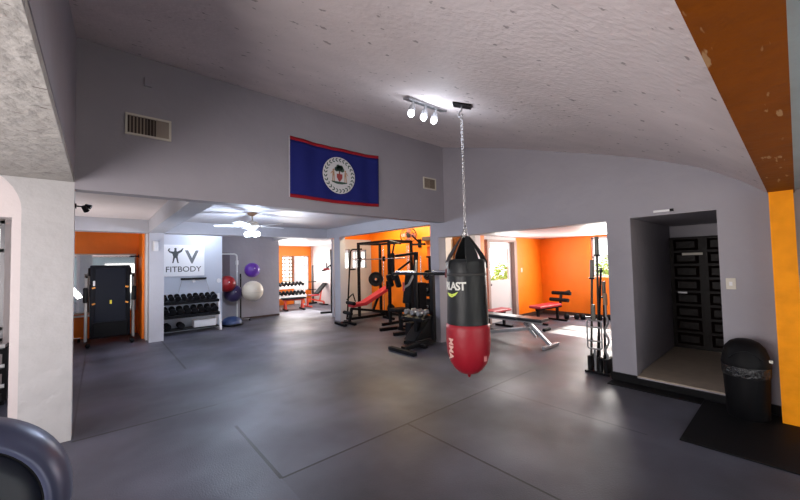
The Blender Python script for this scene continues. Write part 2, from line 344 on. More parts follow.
window(10, (2.0, -1.70, 1.05), 3.59, 1.49, 'y', WHITEM, [(-.02, .02, -.64, .64)])  # unseen opening added behind the camera, goes with the south fill lamp
# white door with a two pane window in the side room
q = MB()
for b in [(-.52, -.40, -.02, .02, 0, 1.95), (.40, .52, -.02, .02, 0, 1.95), (-.40, .40, -.02, .02, 0, 1.02), (-.40, .40, -.02, .02, 1.80, 1.95), (-.40, .40, -.02, .02, 1.40, 1.43)]: q.box(*b)
d1 = q.build('door_1', mat('white door paint', (.66, .63, .64), .5), bev=.003); d1.location = (7.53, 4.90, .01); d1['kind'] = 'structure'
MB().box(-.40, .40, -.004, .004, 1.02, 1.80).build('glass', GLASS, d1)
MB().cyl((0, 0, 0), (0, -.04, 0), .012).ball((0, -.06, 0), .028).build('door_handle', STEEL, d1).location = (-.47, -.021, .93)
sbox('door_frame', mat('dull pinkish brown frame', (.36, .25, .22), .5), (6.90, 6.985, 4.78, 4.96, 0, 2.02), (8.075, 8.19, 4.78, 4.96, 0, 2.02), (6.985, 8.075, 4.78, 4.96, 1.975, 2.02))
# dark panelled wooden door at the end of the passage
q = MB(); q.box(-.03, .03, -.40, .40, 0, 1.70)
for k in range(8):
    z = .06 + k * .205
    for s in (-1, 1):
        q.add([(-.03, s * .20 - .15, z), (-.03, s * .20 + .15, z), (-.03, s * .20 + .15, z + .17), (-.03, s * .20 - .15, z + .17),
               (-.055, s * .20 - .11, z + .035), (-.055, s * .20 + .11, z + .035), (-.055, s * .20 + .11, z + .135), (-.055, s * .20 - .11, z + .135)],
              [(0, 4, 5, 1), (1, 5, 6, 2), (2, 6, 7, 3), (3, 7, 4, 0), (4, 7, 6, 5)])
d2 = q.build('door_2', WOOD); d2.location = (6.84, .925, .108); d2['kind'] = 'structure'
MB().box(-.05, -.031, -.06, .18, 0, .035).build('sign_plate', CREAM, d2).location = (-.02, .06, 1.42)
MB().cyl((-.031, 0, 0), (-.08, 0, 0), .013).box(-.09, -.075, -.1, .01, -.012, .012).build('door_handle', STEEL, d2).location = (0, .30, .85)

# ------------------------------------------------------------ wall fittings
def vent(x0, x1, z0, z1, label, open_slats):
    t = thing('air_vent', label, 'vent', ((x0 + x1) / 2, 4.283, (z0 + z1) / 2), 0, 'air vents on the upper wall')
    a = (x1 - x0) / 2; b = (z1 - z0) / 2; q = MB()
    q.box(-a, a, -.022, 0, -b, -b + .02); q.box(-a, a, -.022, 0, b - .02, b); q.box(-a, -a + .02, -.022, 0, -b + .02, b - .02); q.box(a - .02, a, -.022, 0, -b + .02, b - .02)
    q.build('frame', CREAM, t, .003)
    MB().box(-a + .02, a - .02, -.004, 0, -b + .02, b - .02).build('backing', mat('dark duct', (.05, .035, .03), .8), t)
    s = MB(); xx = -a + .035
    while xx < a - .02:
        wd = .012 if xx < -a + .15 else .004
        s.box(xx, xx + wd, -.016, -.005, -b + .02, b - .02); xx += .028
    s.build('slat', mat('tan slat', (.30, .24, .19), .5), t)
    if open_slats: MB().box(a - .13, a - .021, -.015, -.005, -b + .02, b - .02).build('damper', mat('tan damper', (.30, .25, .21), .5), t)
vent(.178, .56, 2.83, 3.045, 'cream slatted air vent high on the grey wall, at the left end', True)
vent(4.30, 4.62, 2.81, 3.02, 'small cream air vent on the grey wall right of the flag', False)
tag(MB().box(-.03, .03, -.03, 0, -.045, .045).build('junction_box', GREY, bev=.004), 'small grey painted box above the left air vent', 'junction box').location = (.36, 4.283, 3.40)
t = thing('light_switch', 'white light switch on the grey wall right of the dark doorway', 'switch', (4.839, .455, 1.22))
MB().box(-.008, 0, -.037, .037, -.057, .057).build('plate', CREAM, t, .003); MB().box(-.014, -.0081, -.012, .012, -.02, .02).build('rocker', WHITEM, t)
t = thing('light_switch', 'small white switch on the orange wall right of the white door', 'switch', (8.42, 4.799, 1.25))
MB().box(-.037, .037, -.008, 0, -.057, .057).build('plate', CREAM, t, .003); MB().box(-.012, .012, -.014, -.0081, -.02, .02).build('rocker', WHITEM, t)
t = thing('ceiling_sensor_strip', 'thin white contact strip with black end above the dark doorway', 'sensor', (4.839, .96, 2.03))
MB().box(-.02, 0, -.04, .11, -.012, .012).build('strip', WHITEM, t); MB().box(-.02, 0, -.075, -.041, -.015, .015).build('end_cap', BLK, t)
t = thing('wall_phone', 'white wall intercom on the grey pillar left of the sign', 'intercom', (.875, 8.689, 1.965))
MB().box(-.045, .045, -.04, 0, -.105, .105).build('body', WHITEM, t, .01); MB().box(-.035, -.01, -.065, -.041, -.09, .09).build('handset', WHITEM, t, .008)
t = thing('clip_spotlight', 'black two-headed spotlight on the inner side of the white pillar', 'spotlight', (-.175, 4.40, 2.10)); t.scale = (.8, .8, .8)
MB().cyl((0, 0, 0), (.012, 0, 0), .03).cyl((.012, 0, 0), (.075, .02, 0), .008).build('bracket', BLK, t)
MB().cyl((.07, -.02, .0), (.10, .02, -.05), .022, .03).build('lamp_head', BLK, t); MB().cyl((.085, .04, .02), (.14, .03, .0), .02, .028).build('lamp_head', BLK, t)

# ------------------------------------------------------------ text
def text_mesh(s, size, ext=.002, bold=0.0, spacing=1.0):
    cu = bpy.data.curves.new('t', 'FONT'); cu.body = s; cu.size = size; cu.extrude = ext; cu.offset = bold; cu.align_x = 'CENTER'; cu.space_character = spacing; cu.resolution_u = 3
    o = bpy.data.objects.new('t', cu); C.objects.link(o); bpy.context.view_layer.update()
    me = bpy.data.meshes.new_from_object(o.evaluated_get(bpy.context.evaluated_depsgraph_get()))
    bpy.data.objects.remove(o); return me
def text(name, s, size, m, parent, M, wrap=None, **k):
    me = text_mesh(s, size, **k)
    if wrap:   # wrap(x,y,z) -> position
        import bmesh
        bm = bmesh.new(); bm.from_mesh(me); bmesh.ops.triangulate(bm, faces=bm.faces)
        for v in bm.verts: v.co = Vector(wrap(*v.co))
        bm.to_mesh(me); bm.free()
    me.transform(M); me.materials.clear(); me.materials.append(m)
    o = bpy.data.objects.new(name, me); C.objects.link(o); o.parent = parent; return o
UP = Matrix.Rotation(R(90), 4, 'X')      # text lying in XZ facing -Y

# ------------------------------------------------------------ flag
t = thing('flag', 'blue flag with red edges and a round white emblem on the grey wall', 'flag', (2.575, 4.284, 2.79))
W, H = .72, .40
def wav(x, z): return -.022 - .010 * math.sin(x * 9 + z * 2) - .006 * math.sin(x * 21)
def clothgrid(x0, x1, z0, z1, nx, nz, dy=0):
    q = MB(); vs = []
    for s in (0, 1):
        for j in range(nz + 1):
            for i in range(nx + 1):
                x = x0 + (x1 - x0) * i / nx; z = z0 + (z1 - z0) * j / nz
                sag = -.018 * (1 - (x / W) ** 2)
                vs.append((x, wav(x, z) + dy + s * .003, z + sag))
    N = (nx + 1) * (nz + 1); fs = []
    for j in range(nz):
        for i in range(nx):
            a = j * (nx + 1) + i; fs.append((a, a + 1, a + nx + 2, a + nx + 1)); fs.append((N + a, N + a + nx + 1, N + a + nx + 2, N + a + 1))
    bd = [i for i in range(nx + 1)] + [j * (nx + 1) + nx for j in range(1, nz + 1)] + [nz * (nx + 1) + i for i in range(nx - 1, -1, -1)] + [j * (nx + 1) for j in range(nz - 1, 0, -1)]
    fs += [(bd[k], N + bd[k], N + bd[(k + 1) % len(bd)], bd[(k + 1) % len(bd)]) for k in range(len(bd))]
    q.add(vs, fs, True); return q
FB = mat('blue flag cloth', (.013, .018, .15), .8, spec=.2, bump=.15, bscale=200); FR = mat('red flag cloth', (.30, .01, .02), .8, spec=.2); FW = mat('white flag cloth', (.60, .60, .62), .7)
clothgrid(-W, W, -H + .045, H - .045, 60, 14).build('field', FB, t)
clothgrid(-W, W, H - .045, H, 60, 2).build('red_band', FR, t); clothgrid(-W, W, -H, -H + .045, 60, 2).build('red_band', FR, t)
clothgrid(-W - .014, -W, -H, H, 1, 14).build('hoist_band', FW, t)
def onflag(poly, dy, th=.003):   # poly in (x,z) about emblem centre
    return MB().prism([(x, z) for x, z in poly], th, Matrix.Translation((.0, -.040 - dy, -.02)) @ UP)
def circ(r, n=40, cx=0, cz=0, sx=1, sz=1): return [(cx + r * sx * math.cos(2 * PI * k / n), cz + r * sz * math.sin(2 * PI * k / n)) for k in range(n)]
onflag(circ(.262), 0, .006).build('emblem_disc', FW, t)
GRN = mat('dark green print', (.03, .07, .05), .7); BRN = mat('brown print', (.20, .07, .04), .7); TAN = mat('tan print', (.45, .26, .15), .7)
q = MB()
for k in range(25):
    a = 2 * PI * k / 25
    for s in (-1, 1):
        cx, cz = (.222 + s * .014) * math.cos(a), (.222 + s * .014) * math.sin(a); b = a + PI / 2 + s * .6
        q.prism([(cx + .023 * math.cos(b) * math.cos(w_) - .008 * math.sin(b) * math.sin(w_), cz + .023 * math.sin(b) * math.cos(w_) + .008 * math.cos(b) * math.sin(w_)) for w_ in [2 * PI * i / 8 for i in range(8)]],
                .002, Matrix.Translation((0, -.0462, -.02)) @ UP)
q.build('wreath', GRN, t)
q = MB()
for cx, cz, r in [(0, .10, .045), (-.045, .085, .035), (.045, .085, .035), (-.02, .125, .03), (.03, .12, .03)]: q.prism(circ(r, 12, cx, cz), .002, Matrix.Translation((0, -.0485, -.02)) @ UP)
q.build('tree_crown', GRN, t)
onflag([(-.012, -.02), (.012, -.02), (.009, .08), (-.009, .08)], .0065, .002).build('tree_trunk', BRN, t)
onflag([(-.045, .02), (.045, .02), (.045, -.03), (.02, -.075), (0, -.09), (-.02, -.075), (-.045, -.03)], .0105, .002).build('shield', mat('red brown print', (.32, .05, .05), .7), t)
for s in (-1, 1):
    q = MB(); M = Matrix.Translation((0, -.0485, -.02)) @ UP
    for p in ([(s * .085, .05), (s * .11, .05), (s * .115, -.01), (s * .08, -.01)], [(s * .082, -.01), (s * .095, -.01), (s * .092, -.09), (s * .08, -.09)], [(s * .10, -.01), (s * .113, -.01), (s * .12, -.09), (s * .108, -.09)],
              [(s * .108, .045), (s * .14, .005), (s * .146, .012), (s * .115, .055)]): q.prism(p, .002, M)
    q.prism(circ(.015, 10, s * .097, .068), .002, M); q.build('figure', TAN, t)
onflag([(-.13, -.09), (.13, -.09), (.12, -.105), (.04, -.125), (-.04, -.125), (-.12, -.105)], .0065, .002).build('scroll', GRN, t)

# ------------------------------------------------------------ track light, ceiling hook
sl = math.atan2(.333, 1)
t = thing('track_light', 'grey three-bulb track light on the sloped ceiling', 'ceiling light', (2.45, 2.37, ceil_z(2.37) - .002), R(-6))
t.rotation_euler = (sl, 0, R(-4))
MB().box(-.25, .25, -.05, .05, -.022, 0).build('rail', STEEL, t, .004)
for k, (dx, tl) in enumerate([(-.16, -.25), (.0, .1), (.14, .35)]):
    h = MB().cyl((dx, 0, -.022), (dx, .0, -.055), .012).lathe([(.022, -.055), (.034, -.085), (.034, -.10)], Matrix.Translation((dx, 0, 0))).build('lamp_holder', SILV, t)
    MB().ball((dx, 0, -.130), .033, 20, (1, 1, 1.1)).build('bulb', BULB, h)
lamp('track_light_glow', 'POINT', (2.45, 2.30, 2.78), 6, (.80, .87, 1), shadow_soft_size=.14)
t = thing('ceiling_hook', 'dark square ceiling plate with hook that the punching bag hangs from', 'hook', (2.545, 1.995, ceil_z(1.995) - .003)); t.rotation_euler = (sl, 0, R(45) * 0)
MB().cbox((0, 0, -.006), (.17, .17, .012), (0, 0, R(38))).build('plate', BLK, t, .003)
t2 = MB().tube([(0, 0, -.01), (0, -.005, -.05)] + [(0, -.005 + .025 * math.sin(R(a)), -.078 + .028 * math.cos(R(a))) for a in range(0, 300, 30)], .008).build('hook', STEEL, t)

# ------------------------------------------------------------ punching bag
BX, BY = 2.540, 1.998
t = thing('punching_bag', 'black and red punching bag hanging from a chain in mid-room', 'punching bag', (BX, BY, 0))
BAGB = mat('black bag leather', (.014, .016, .018), .42, spec=.3, bump=.35, bscale=9); BAGR = mat('red bag cover', (.33, .008, .02), .42, bump=.3, bscale=9)
MB().lathe([(.001, 1.50), (.10, 1.515), (.15, 1.525), (.168, 1.515), (.176, 1.49), (.178, 1.40), (.182, 1.15), (.187, .935)], n=40, cap=False).build('body', BAGB, t)
MB().lathe([(.001, .487), (.05, .495), (.09, .51), (.13, .545), (.165, .60), (.190, .68), (.198, .78), (.198, .90), (.195, .935), (.186, .945)], n=40, cap=False).build('cover', BAGR, t)
MB().lathe([(.004, .455), (.014, .465), (.016, .49), (.03, .498)], n=12).build('tip', BAGR, t)
q = MB()
MB().lathe([(.1775, 1.375), (.1815, 1.375), (.1815, 1.40), (.1775, 1.40)], n=40, cap=False).build('seam_band', mat('dark seam', (.03, .03, .03), .5), t)
for k in range(4):
    a = R(45 + 90 * k + 12); ca, sa = math.cos(a), math.sin(a); P = [(.176, 1.44), (.172, 1.50), (.138, 1.57), (.085, 1.65), (.028, 1.735)]
    W_ = [.05, .055, .055, .038, .012]; vs = []; nr = len(P)
    for (r, z), ww in zip(P, W_):
        for s in (-1, 1):
            for e in (.002, .009): vs.append(((r + e) * ca - s * ww * sa, (r + e) * sa + s * ww * ca, z))
    fs = []
    for i in range(nr - 1):
        b = 4 * i; fs += [(b + 1, b + 3, b + 7, b + 5), (b, b + 4, b + 6, b + 2), (b, b + 1, b + 5, b + 4), (b + 2, b + 6, b + 7, b + 3)]
    fs += [(0, 2, 3, 1), (4 * nr - 4, 4 * nr - 3, 4 * nr - 1, 4 * nr - 2)]
    st = MB().add(vs, fs).build('strap', BAGB, t)
    MB().tube([(.03 * ca, .03 * sa, 1.725), (.022 * ca, .022 * sa, 1.76), (.008 * ca, .008 * sa, 1.80)], .006).build('strap_chain', CHROME, st)
MB().tube(arc((0, 1.815), .022, 0, 345, 14, 'xz'), .006, closed=True).build('ring', CHROME, t)
ch = MB(); z = 1.842; k = 0; top = ceil_z(BY) - .115
while z < top:
    pts = [(.011 * math.cos(a), 0, z + .022 * math.sin(a)) for a in [2 * PI * i / 12 for i in range(12)]]
    if k % 2: pts = [(0, p[0], p[2]) for p in pts]
    ch.tube(pts, .0042, 6, True); z += .0345; k += 1
ch.build('chain', CHROME, t)
# printed lettering, wrapped round the bag; angle 0 faces the camera side
def wrapper(ang, z0, r0, slope=0, rot=False):
    def f(x, y, z):
        if rot: x, y = y, -x
        rr = r0 + slope * (z0 + y) + z + .0015; a = ang + x / r0
        return (rr * math.cos(a), rr * math.sin(a), z0 + y)
    return f
view = math.atan2(-BY, -BX)        # direction from the bag to the camera
PRT = mat('pale print', (.75, .75, .70), .5)
text('lettering', 'EVERLAST', .098, PRT, t, Matrix(), wrap=wrapper(view - 1.06, 1.255, .1805), ext=.001, bold=.0025, spacing=.82)
sw = []
q = MB(); pl = [(-.06, .004), (-.03, -.024), (.01, -.034), (.05, -.016), (.08, .018), (.045, .004), (.01, -.006), (-.03, .002)]
q.prism(pl, .002)
ob = q.build('swoosh', mat('yellow green print', (.65, .80, .12), .5), t)
fn = wrapper(view - .86, 1.222, .1812)
for v_ in ob.data.vertices: v_.co = Vector(fn(*v_.co))
text('lettering', 'MMA', .082, mat('tan pale print', (.78, .50, .42), .5), t, Matrix(), wrap=wrapper(view - 1.0, .74, .198, 0, True), ext=.001, bold=.002)
q = MB(); q.prism([(-.018, -.025), (.018, -.025), (.018, .025), (-.018, .025)], .0015); ob = q.build('badge', mat('pale red print', (.70, .25, .24), .5), t)
fn = wrapper(view + .85, .66, .187)
for v_ in ob.data.vertices: v_.co = Vector(fn(*v_.co))
q = MB().tube([(.10 * math.cos(view - 1.4), .10 * math.sin(view - 1.4), 1.62), (.17 * math.cos(view - 1.5), .17 * math.sin(view - 1.5), 1.5), (.185 * math.cos(view - 1.55), .185 * math.sin(view - 1.55), 1.36)], .014)
q.build('hanging_strap', mat('dark red webbing', (.12, .02, .03), .6), t)

# ------------------------------------------------------------ ceiling fan
t = thing('ceiling_fan', 'white five-blade ceiling fan with a cluster of lit bulbs', 'ceiling fan', (2.15, 6.66, 2.499))
MB().lathe([(.02, -.06), (.07, -.04), (.085, 0)]).build('canopy', FRAMEW, t); MB().cyl((0, 0, -.16), (0, 0, -.05), .014).build('rod', CREAM, t)
MB().lathe([(.03, -.30), (.09, -.285), (.12, -.25), (.12, -.20), (.09, -.165), (.02, -.155)]).build('motor', CREAM, t)
for k in range(5):
    a = R(12 + 72 * k); M = Matrix.Rotation(a, 4, 'Z') @ Matrix.Translation((0, 0, -.245)) @ Matrix.Rotation(R(11), 4, 'X')
    b = MB(); b.prism([(.17, -.05), (.22, -.062), (.60, -.07), (.645, -.055), (.655, 0), (.645, .055), (.60, .07), (.22, .062), (.17, .05)], .007, M); b.build('blade', WHITEM, t)
    MB().box(.10, .20, -.02, .02, -.008, 0, M).build('blade_bracket', CREAM, t)
MB().lathe([(.02, -.36), (.06, -.345), (.07, -.30)]).build('light_kit', WHITEM, t)
for k in range(4):
    a = R(45 + 90 * k); h = MB().cyl((.04 * math.cos(a), .04 * math.sin(a), -.335), (.09 * math.cos(a), .09 * math.sin(a), -.37), .018, .028).build('bulb_holder', WHITEM, t)
    MB().ball((.105 * math.cos(a), .105 * math.sin(a), -.395), .048, 16).build('bulb', BULB, h)
lamp('fan_light_glow', 'POINT', (2.15, 6.66, 1.96), 85, (.66, .78, 1), shadow_soft_size=.16)

# ------------------------------------------------------------ sign
t = thing('ceiling_light', 'small lit flat ceiling light above the sign wall', 'ceiling light', (2.0, 9.22, 2.499))
MB().box(-.16, .16, -.05, .05, -.03, 0).build('housing', WHITEM, t, .004); MB().box(-.15, .15, -.04, .04, -.045, -.031).build('diffuser', BULB, t)
t = thing('wall_sign', 'white sign reading V FITBODY with a flexing figure', 'sign', (1.53, 9.699, 1.68))
MB().box(-.44, .44, -.03, 0, -.375, .375).build('board', mat('white sign board', (.80, .81, .84), .5), t, .003)
DG = mat('dark sign print', (.03, .035, .04), .5)
text('lettering', 'FITBODY', .185, DG, t, Matrix.Translation((.0, -.031, -.27)) @ UP, spacing=.98, ext=.002, bold=.001)
text('lettering', 'V', .43, mat('grey sign print', (.12, .13, .14), .5), t, Matrix.Translation((.17, -.031, -.06)) @ UP, ext=.002, bold=.012)
fig = [(-.02, .16), (.02, .16), (.03, .12), (.10, .155), (.15, .21), (.165, .20), (.13, .12), (.06, .07), (.045, .0), (.06, -.12), (.075, -.15), (.04, -.15), (.01, -.03), (-.01, -.03), (-.04, -.15), (-.07, -.15), (-.055, -.10),
       (-.045, .0), (-.06, .07), (-.12, .10), (-.155, .15), (-.13, .20), (-.10, .19), (-.125, .155), (-.10, .13), (-.03, .12)]
q = MB(); M = Matrix.Translation((-.17, -.031, .09)) @ UP; q.prism(fig, .003, M); q.prism(circ(.026, 14, 0, .185), .003, M); q.build('figure', DG, t)

# ------------------------------------------------------------ dumbbells
def make_dumbbell(label, L=.30, r=.065, group=None, hm=None, n=6, chrome=True):
    t = thing('dumbbell', label, 'dumbbell', (0, 0, 0), 0, group)
    MB().cyl((0, -L / 2 + .05, 0), (0, L / 2 - .05, 0), .016, n=10).build('handle', CHROME if chrome else BLK, t)
    for s in (-1, 1):
        M = Matrix.Translation((0, s * (L / 2 - .045), 0)) @ Matrix.Rotation(R(90), 4, 'X')
        MB().lathe([(r * .82, -.045), (r, -.034), (r, .034), (r * .82, .045)], M, 14).build('head', hm or BLKR, t)
    return t
def place(o, loc, rot): o.location = loc; o.rotation_euler = rot
RX0, RX1, RY = .98, 2.24, 9.36
t = thing('dumbbell_rack', 'three-tier dumbbell rack with white end posts under the sign', 'dumbbell rack', (0, 0, 0))
for x in (RX0 + .02, RX1 - .02):
    q = MB(); q.bar((x, RY - .18, .0), (x, RY + .05, .86), .05, .05); q.bar((x, RY - .20, .025), (x, RY + .30, .025), .05, .05); q.bar((x, RY + .05, .84), (x, RY + .27, .05), .04, .04); q.build('upright', WHITEM, t, .004)
for z, y in ((.74, RY), (.44, RY - .06)):
    q = MB(); q.cbox(((RX0 + RX1) / 2, y, z), (RX1 - RX0 - .09, .30, .02), (R(14), 0, 0)); q.cbox(((RX0 + RX1) / 2, y - .15, z - .03), (RX1 - RX0 - .09, .02, .07)); q.build('shelf', BLK, t, .003)
MB().cbox(((RX0 + RX1) / 2, RY + .03, .10), (RX1 - RX0 - .09, .34, .02)).build('shelf', BLK, t, .003)
db = None
for row, (z, y, cnt, L) in enumerate([(.84, RY, 9, .26), (.55, RY - .06, 8, .30)]):
    for k in range(cnt):
        if db is None: db = d = make_dumbbell('')
        else: d = dup(db)
        x = RX0 + .13 + k * (RX1 - RX0 - .26) / (cnt - 1)
        s = (.78 + .04 * (k % 3)) if row == 0 else .98
        place(d, (x, y, z - (0.004 if row else .012)), (R(14), 0, 0)); d.scale = (s, s * .95, s)
        d['label'] = 'black dumbbell on the %s shelf under the sign, %s from left' % (('top', 'middle')[row], ORD[k])
        d['group'] = 'black dumbbells under the sign'
t = thing('storage_box', 'long white box on the bottom shelf of the rack under the sign', 'box', (1.92, RY + .02, .112))
MB().box(-.25, .22, -.13, .13, 0, .14).build('box_body', WHITEM, t, .01); MB().box(-.255, .225, -.135, .135, .141, .16).build('lid', WHITEM, t, .004)
for k, x in enumerate((1.16, 1.42)):
    d = dup(db); place(d, (x, RY + .02, .185), (0, 0, R(90 if k else 80) * 0)); d.scale = (1.05, 1.05, 1.05)
    d['label'] = 'large black dumbbell on the bottom shelf under the sign, %s' % ('left one', 'right one')[k]; d['group'] = 'black dumbbells under the sign'
t = thing('wall_bar', 'black wall bar with cords on the wall below the sign', 'bar', (1.74, 9.699, 1.235))
MB().box(-.27, .27, -.07, 0, -.025, .025).build('bar', BLK, t, .005)
for s in (-1, 1): MB().tube([(s * .25, -.06, -.02), (s * .33, -.09, -.33)], .004).build('cord', STEEL, t)
MB().cyl((0, -.071, -.06), (0, -.02, -.06), .035).build('disc', WHITEM, t)
for x, z, lab in ((2.30, 1.16, 'white round outlet on the wall right of the wall bar'),):
    o = MB().cyl((0, 0, 0), (0, -.02, 0), .055).build('wall_outlet', WHITEM); tag(o, lab, 'outlet'); o.location = (x, 9.699, z)
o = MB().box(-.04, .04, -.012, 0, -.06, .06).build('wall_plate', WHITEM, bev=.003); tag(o, 'white rectangular plate on the grey wall beside the ball rack', 'wall plate'); o.location = (2.95, 10.449, 1.62)

# ------------------------------------------------------------ exercise balls and their rack
q = MB()
t = thing('ball_rack', 'white tubular ball rack with black post by the grey wall', 'ball rack', (2.75, 10.39, 0))
MB().tube([(-.22, 0, 1.86), (.10, 0, 1.86)] + arc((.10, 1.78), .08, 80, 0, 6) + [(.18, 0, 1.2), (.18, 0, .06)], .022).build('frame', WHITEM, t)
MB().cyl((.27, -.03, .05), (.27, -.03, 1.30), .018).build('post', BLK, t)
q = MB().tube([(-.30, -.30, .05), (.42, -.30, .05)], .02).tube([(-.30, .08, .05), (.42, .08, .05)], .02).tube([(.26, -.30, .05), (.26, .08, .05)], .02).tube([(-.25, -.30, .05), (-.25, .08, .05)], .02); q.build('base', STEEL, t)
for zz in (.60, .84, 1.18): MB().tube([(.26, -.05, zz), (.22, -.16, zz - .02)], .012).build('arm', BLK, t)
for x, y in ((-.30, -.30), (.42, -.30), (-.30, .08), (.42, .08)): MB().cyl((x - .015, y, .03), (x + .015, y, .03), .028).build('caster', BLKR, t)
o = MB().box(-.16, .16, -.018, 0, 0, .98).build('folded_mat', mat('grey brown vinyl', (.16, .13, .15), .6, bump=.2, bscale=30), bev=.008); tag(o, 'tall grey brown panel on the wall behind the red ball', 'panel'); o.location = (2.60, 10.448, .92)
def gymball(x, y, z, r, col, label, band=None):
    t = thing('exercise_ball', label, 'exercise ball', (x, y, z))
    m = mat('%s ball rubber' % label.split()[0], col, .32)
    q = MB(); q.ball((0, 0, 0), r, 36); q.build('ball', m, t)
    MB().tube([(r * math.cos(a), r * math.sin(a), -r * .12) for a in [2 * PI * i / 36 for i in range(36)]], r * .012, 6, True).build('groove', mat('%s groove' % label.split()[0], tuple(c * .5 for c in col), .5), t).scale = (.992, .992, 1)
    MB().cyl((0, -r * .99, .05), (0, -r * 1.003, .05), .015).build('valve', WHITEM, t)
gymball(2.54, 9.88, 1.06, .215, (.30, .012, .016), 'red exercise ball on the rack beside the dumbbells')
gymball(3.24, 10.05, 1.40, .205, (.12, .035, .34), 'purple exercise ball above the cream one')
gymball(3.18, 9.84, .83, .275, (.68, .62, .52), 'cream large exercise ball below the purple one')
gymball(2.77, 10.15, .78, .235, (.045, .03, .10), 'dark violet exercise ball behind the cream and red ones')
t = thing('balance_trainer', 'blue half-ball balance trainer on the floor below the red ball', 'balance trainer', (2.58, 9.60, 0))
MB().lathe([(.25, .02), (.27, .03), (.27, .05), (.25, .06)], n=32).build('platform', BLK, t); MB().lathe([(.25, .06), (.235, .12), (.17, .19), (.08, .225), (.001, .23)], n=32, cap=False).build('dome', mat('blue rubber', (.014, .035, .12), .4), t)

# ------------------------------------------------------------ treadmill, mirror in the left bay
t = thing('wall_mirror', 'large framed wall mirror on the orange wall behind the treadmill', 'mirror', (.10, 10.299, 1.19))
MB().box(-.53, .53, -.012, 0, -.62, .64).build('mirror_glass', MIRROR, t)
q = MB()
for b in [(-.56, .56, -.03, 0, .64, .67), (-.56, .56, -.03, 0, -.65, -.62), (-.56, -.53, -.03, 0, -.62, .64), (.53, .56, -.03, 0, -.62, .64)]: q.box(*b)
q.build('frame', mat('pale frame', (.55, .45, .38), .5), t)
t = thing('wall_bracket', 'small black bracket on the orange wall right of the mirror', 'bracket', (.699, 10.1, 1.80))
MB().box(-.012, 0, -.04, .04, -.04, .04).build('plate', BLK, t); MB().cyl((-.012, 0, 0), (-.16, 0, 0), .014).build('arm', BLK, t)
t = thing('treadmill', 'black folded-up treadmill standing in front of the orange wall', 'treadmill', (.18, 9.3, 0)); t.scale = (1.06, 1, 1)
q = MB(); q.cbox((0, .0, .86), (.60, .13, 1.46), (R(-3), 0, 0)); q.build('deck', mat('treadmill underside', (.008, .009, .014), .5, spec=.12), t, .02)
MB().cbox((0, -.078, .92), (.46, .02, 1.22), (R(-3), 0, 0)).build('underside_panel', mat('treadmill panel', (.010, .012, .020), .45, spec=.12), t, .01)
MB().cbox((0, -.13, .30), (.52, .10, .30)).build('motor_cover', BLKP, t, .02)
for s in (-1, 1):
    q = MB(); q.bar((s * .355, .10, .06), (s * .355, .22, 1.42), .05, .07); q.build('upright', STEEL, t, .008)
    MB().cbox((s * .36, -.02, 1.00), (.07, .16, .30)).build('side_housing', BLK, t, .02)
    MB().tube([(s * .355, .22, 1.34), (s * .355, .08, 1.38), (s * .34, -.05, 1.36)], .02).build('handrail', BLK, t)
    MB().cbox((s * .32, .05, .05), (.07, .75, .05)).build('base_rail', BLK, t, .01)
    MB().cyl((s * .32 - .02, -.30, .045), (s * .32 + .02, -.30, .045), .045).build('wheel', BLKR, t)
    for z in (1.14, .82): MB().cbox((s * .245, -.092, z), (.05, .006, .028), (0, R(20 * s), 0)).build('marking', ORM, t)
MB().cbox((0, .18, 1.46), (.66, .10, .16), (R(-25), 0, 0)).build('console', BLK, t, .02)
MB().box(-.012, .018, -.094, -.088, .80, .88).build('marking', YEL, t); MB().box(-.012, .012, -.098, -.092, .60, .64).build('marking', WHITEM, t)
MB().box(-.255, -.225, -.100, -.088, 1.18, 1.28).build('marking', WHITEM, t)
t = thing('low_ledge', 'pale ledge on the orange wall below the mirror', 'ledge', (-.30, 10.299, .50)); MB().box(-.40, .30, -.08, 0, -.02, .02).build('shelf_board', WHITEM, t); MB().box(-.38, -.34, -.07, 0, -.12, -.021).build('bracket', WHITEM, t)
t = thing('floor_bar', 'steel bar on small feet on the floor left of the treadmill', 'bar', (-.48, 9.9, 0)); MB().cyl((-.2, 0, .08), (.2, 0, .08), .015).build('bar', CHROME, t)
for s in (-1, 1): MB().box(s * .17 - .02, s * .17 + .02, -.06, .06, 0, .066).build('foot', BLKR, t)

# ------------------------------------------------------------ trash bin
t = thing('trash_bin', 'black domed swing-lid bin with a liner, beside the doorway', 'bin', (4.56, .362, 0)); t.scale = (.92, .92, .95)
MB().lathe([(.150, 0), (.158, .01), (.168, .25), (.178, .50)], n=40).build('bin_body', BLKP, t)
MB().lathe([(.180, .485), (.185, .50), (.185, .52), (.18, .54), (.172, .60), (.15, .67), (.11, .72), (.06, .745), (.001, .752)], n=40, cap=False).build('lid', BLKP, t)
MB().lathe([(.178, .40), (.182, .42), (.1835, .45), (.182, .47), (.184, .495), (.182, .50)], n=40, cap=False).build('bin_liner', mat('black liner', (.014, .014, .016), .25, bump=1, bscale=30), t)
a = math.atan2(-.39, -4.6)
q = MB(); q.tube([(.187 * math.cos(a + i * .08) , .187 * math.sin(a + i * .08), .60 + .085 * math.sin((i + 9) / 18 * PI) - .03) for i in range(-9, 10)], .004, 6); q.build('flap_edge', BLK, t)
MB().cbox((.185 * math.cos(a + 1.25), .185 * math.sin(a + 1.25), .565), (.02, .03, .025)).build('tab', CREAM, t)
o = MB().box(-.60, .57, -.85, .0, .0, .012).build('rubber_mat', mat('new black rubber', (.006, .006, .0075), .6, spec=.12, bump=.1, bscale=90), bev=.003); tag(o, 'darker black rubber mat on the floor around the bin', 'mat'); o.location = (4.20, .70, .0005)
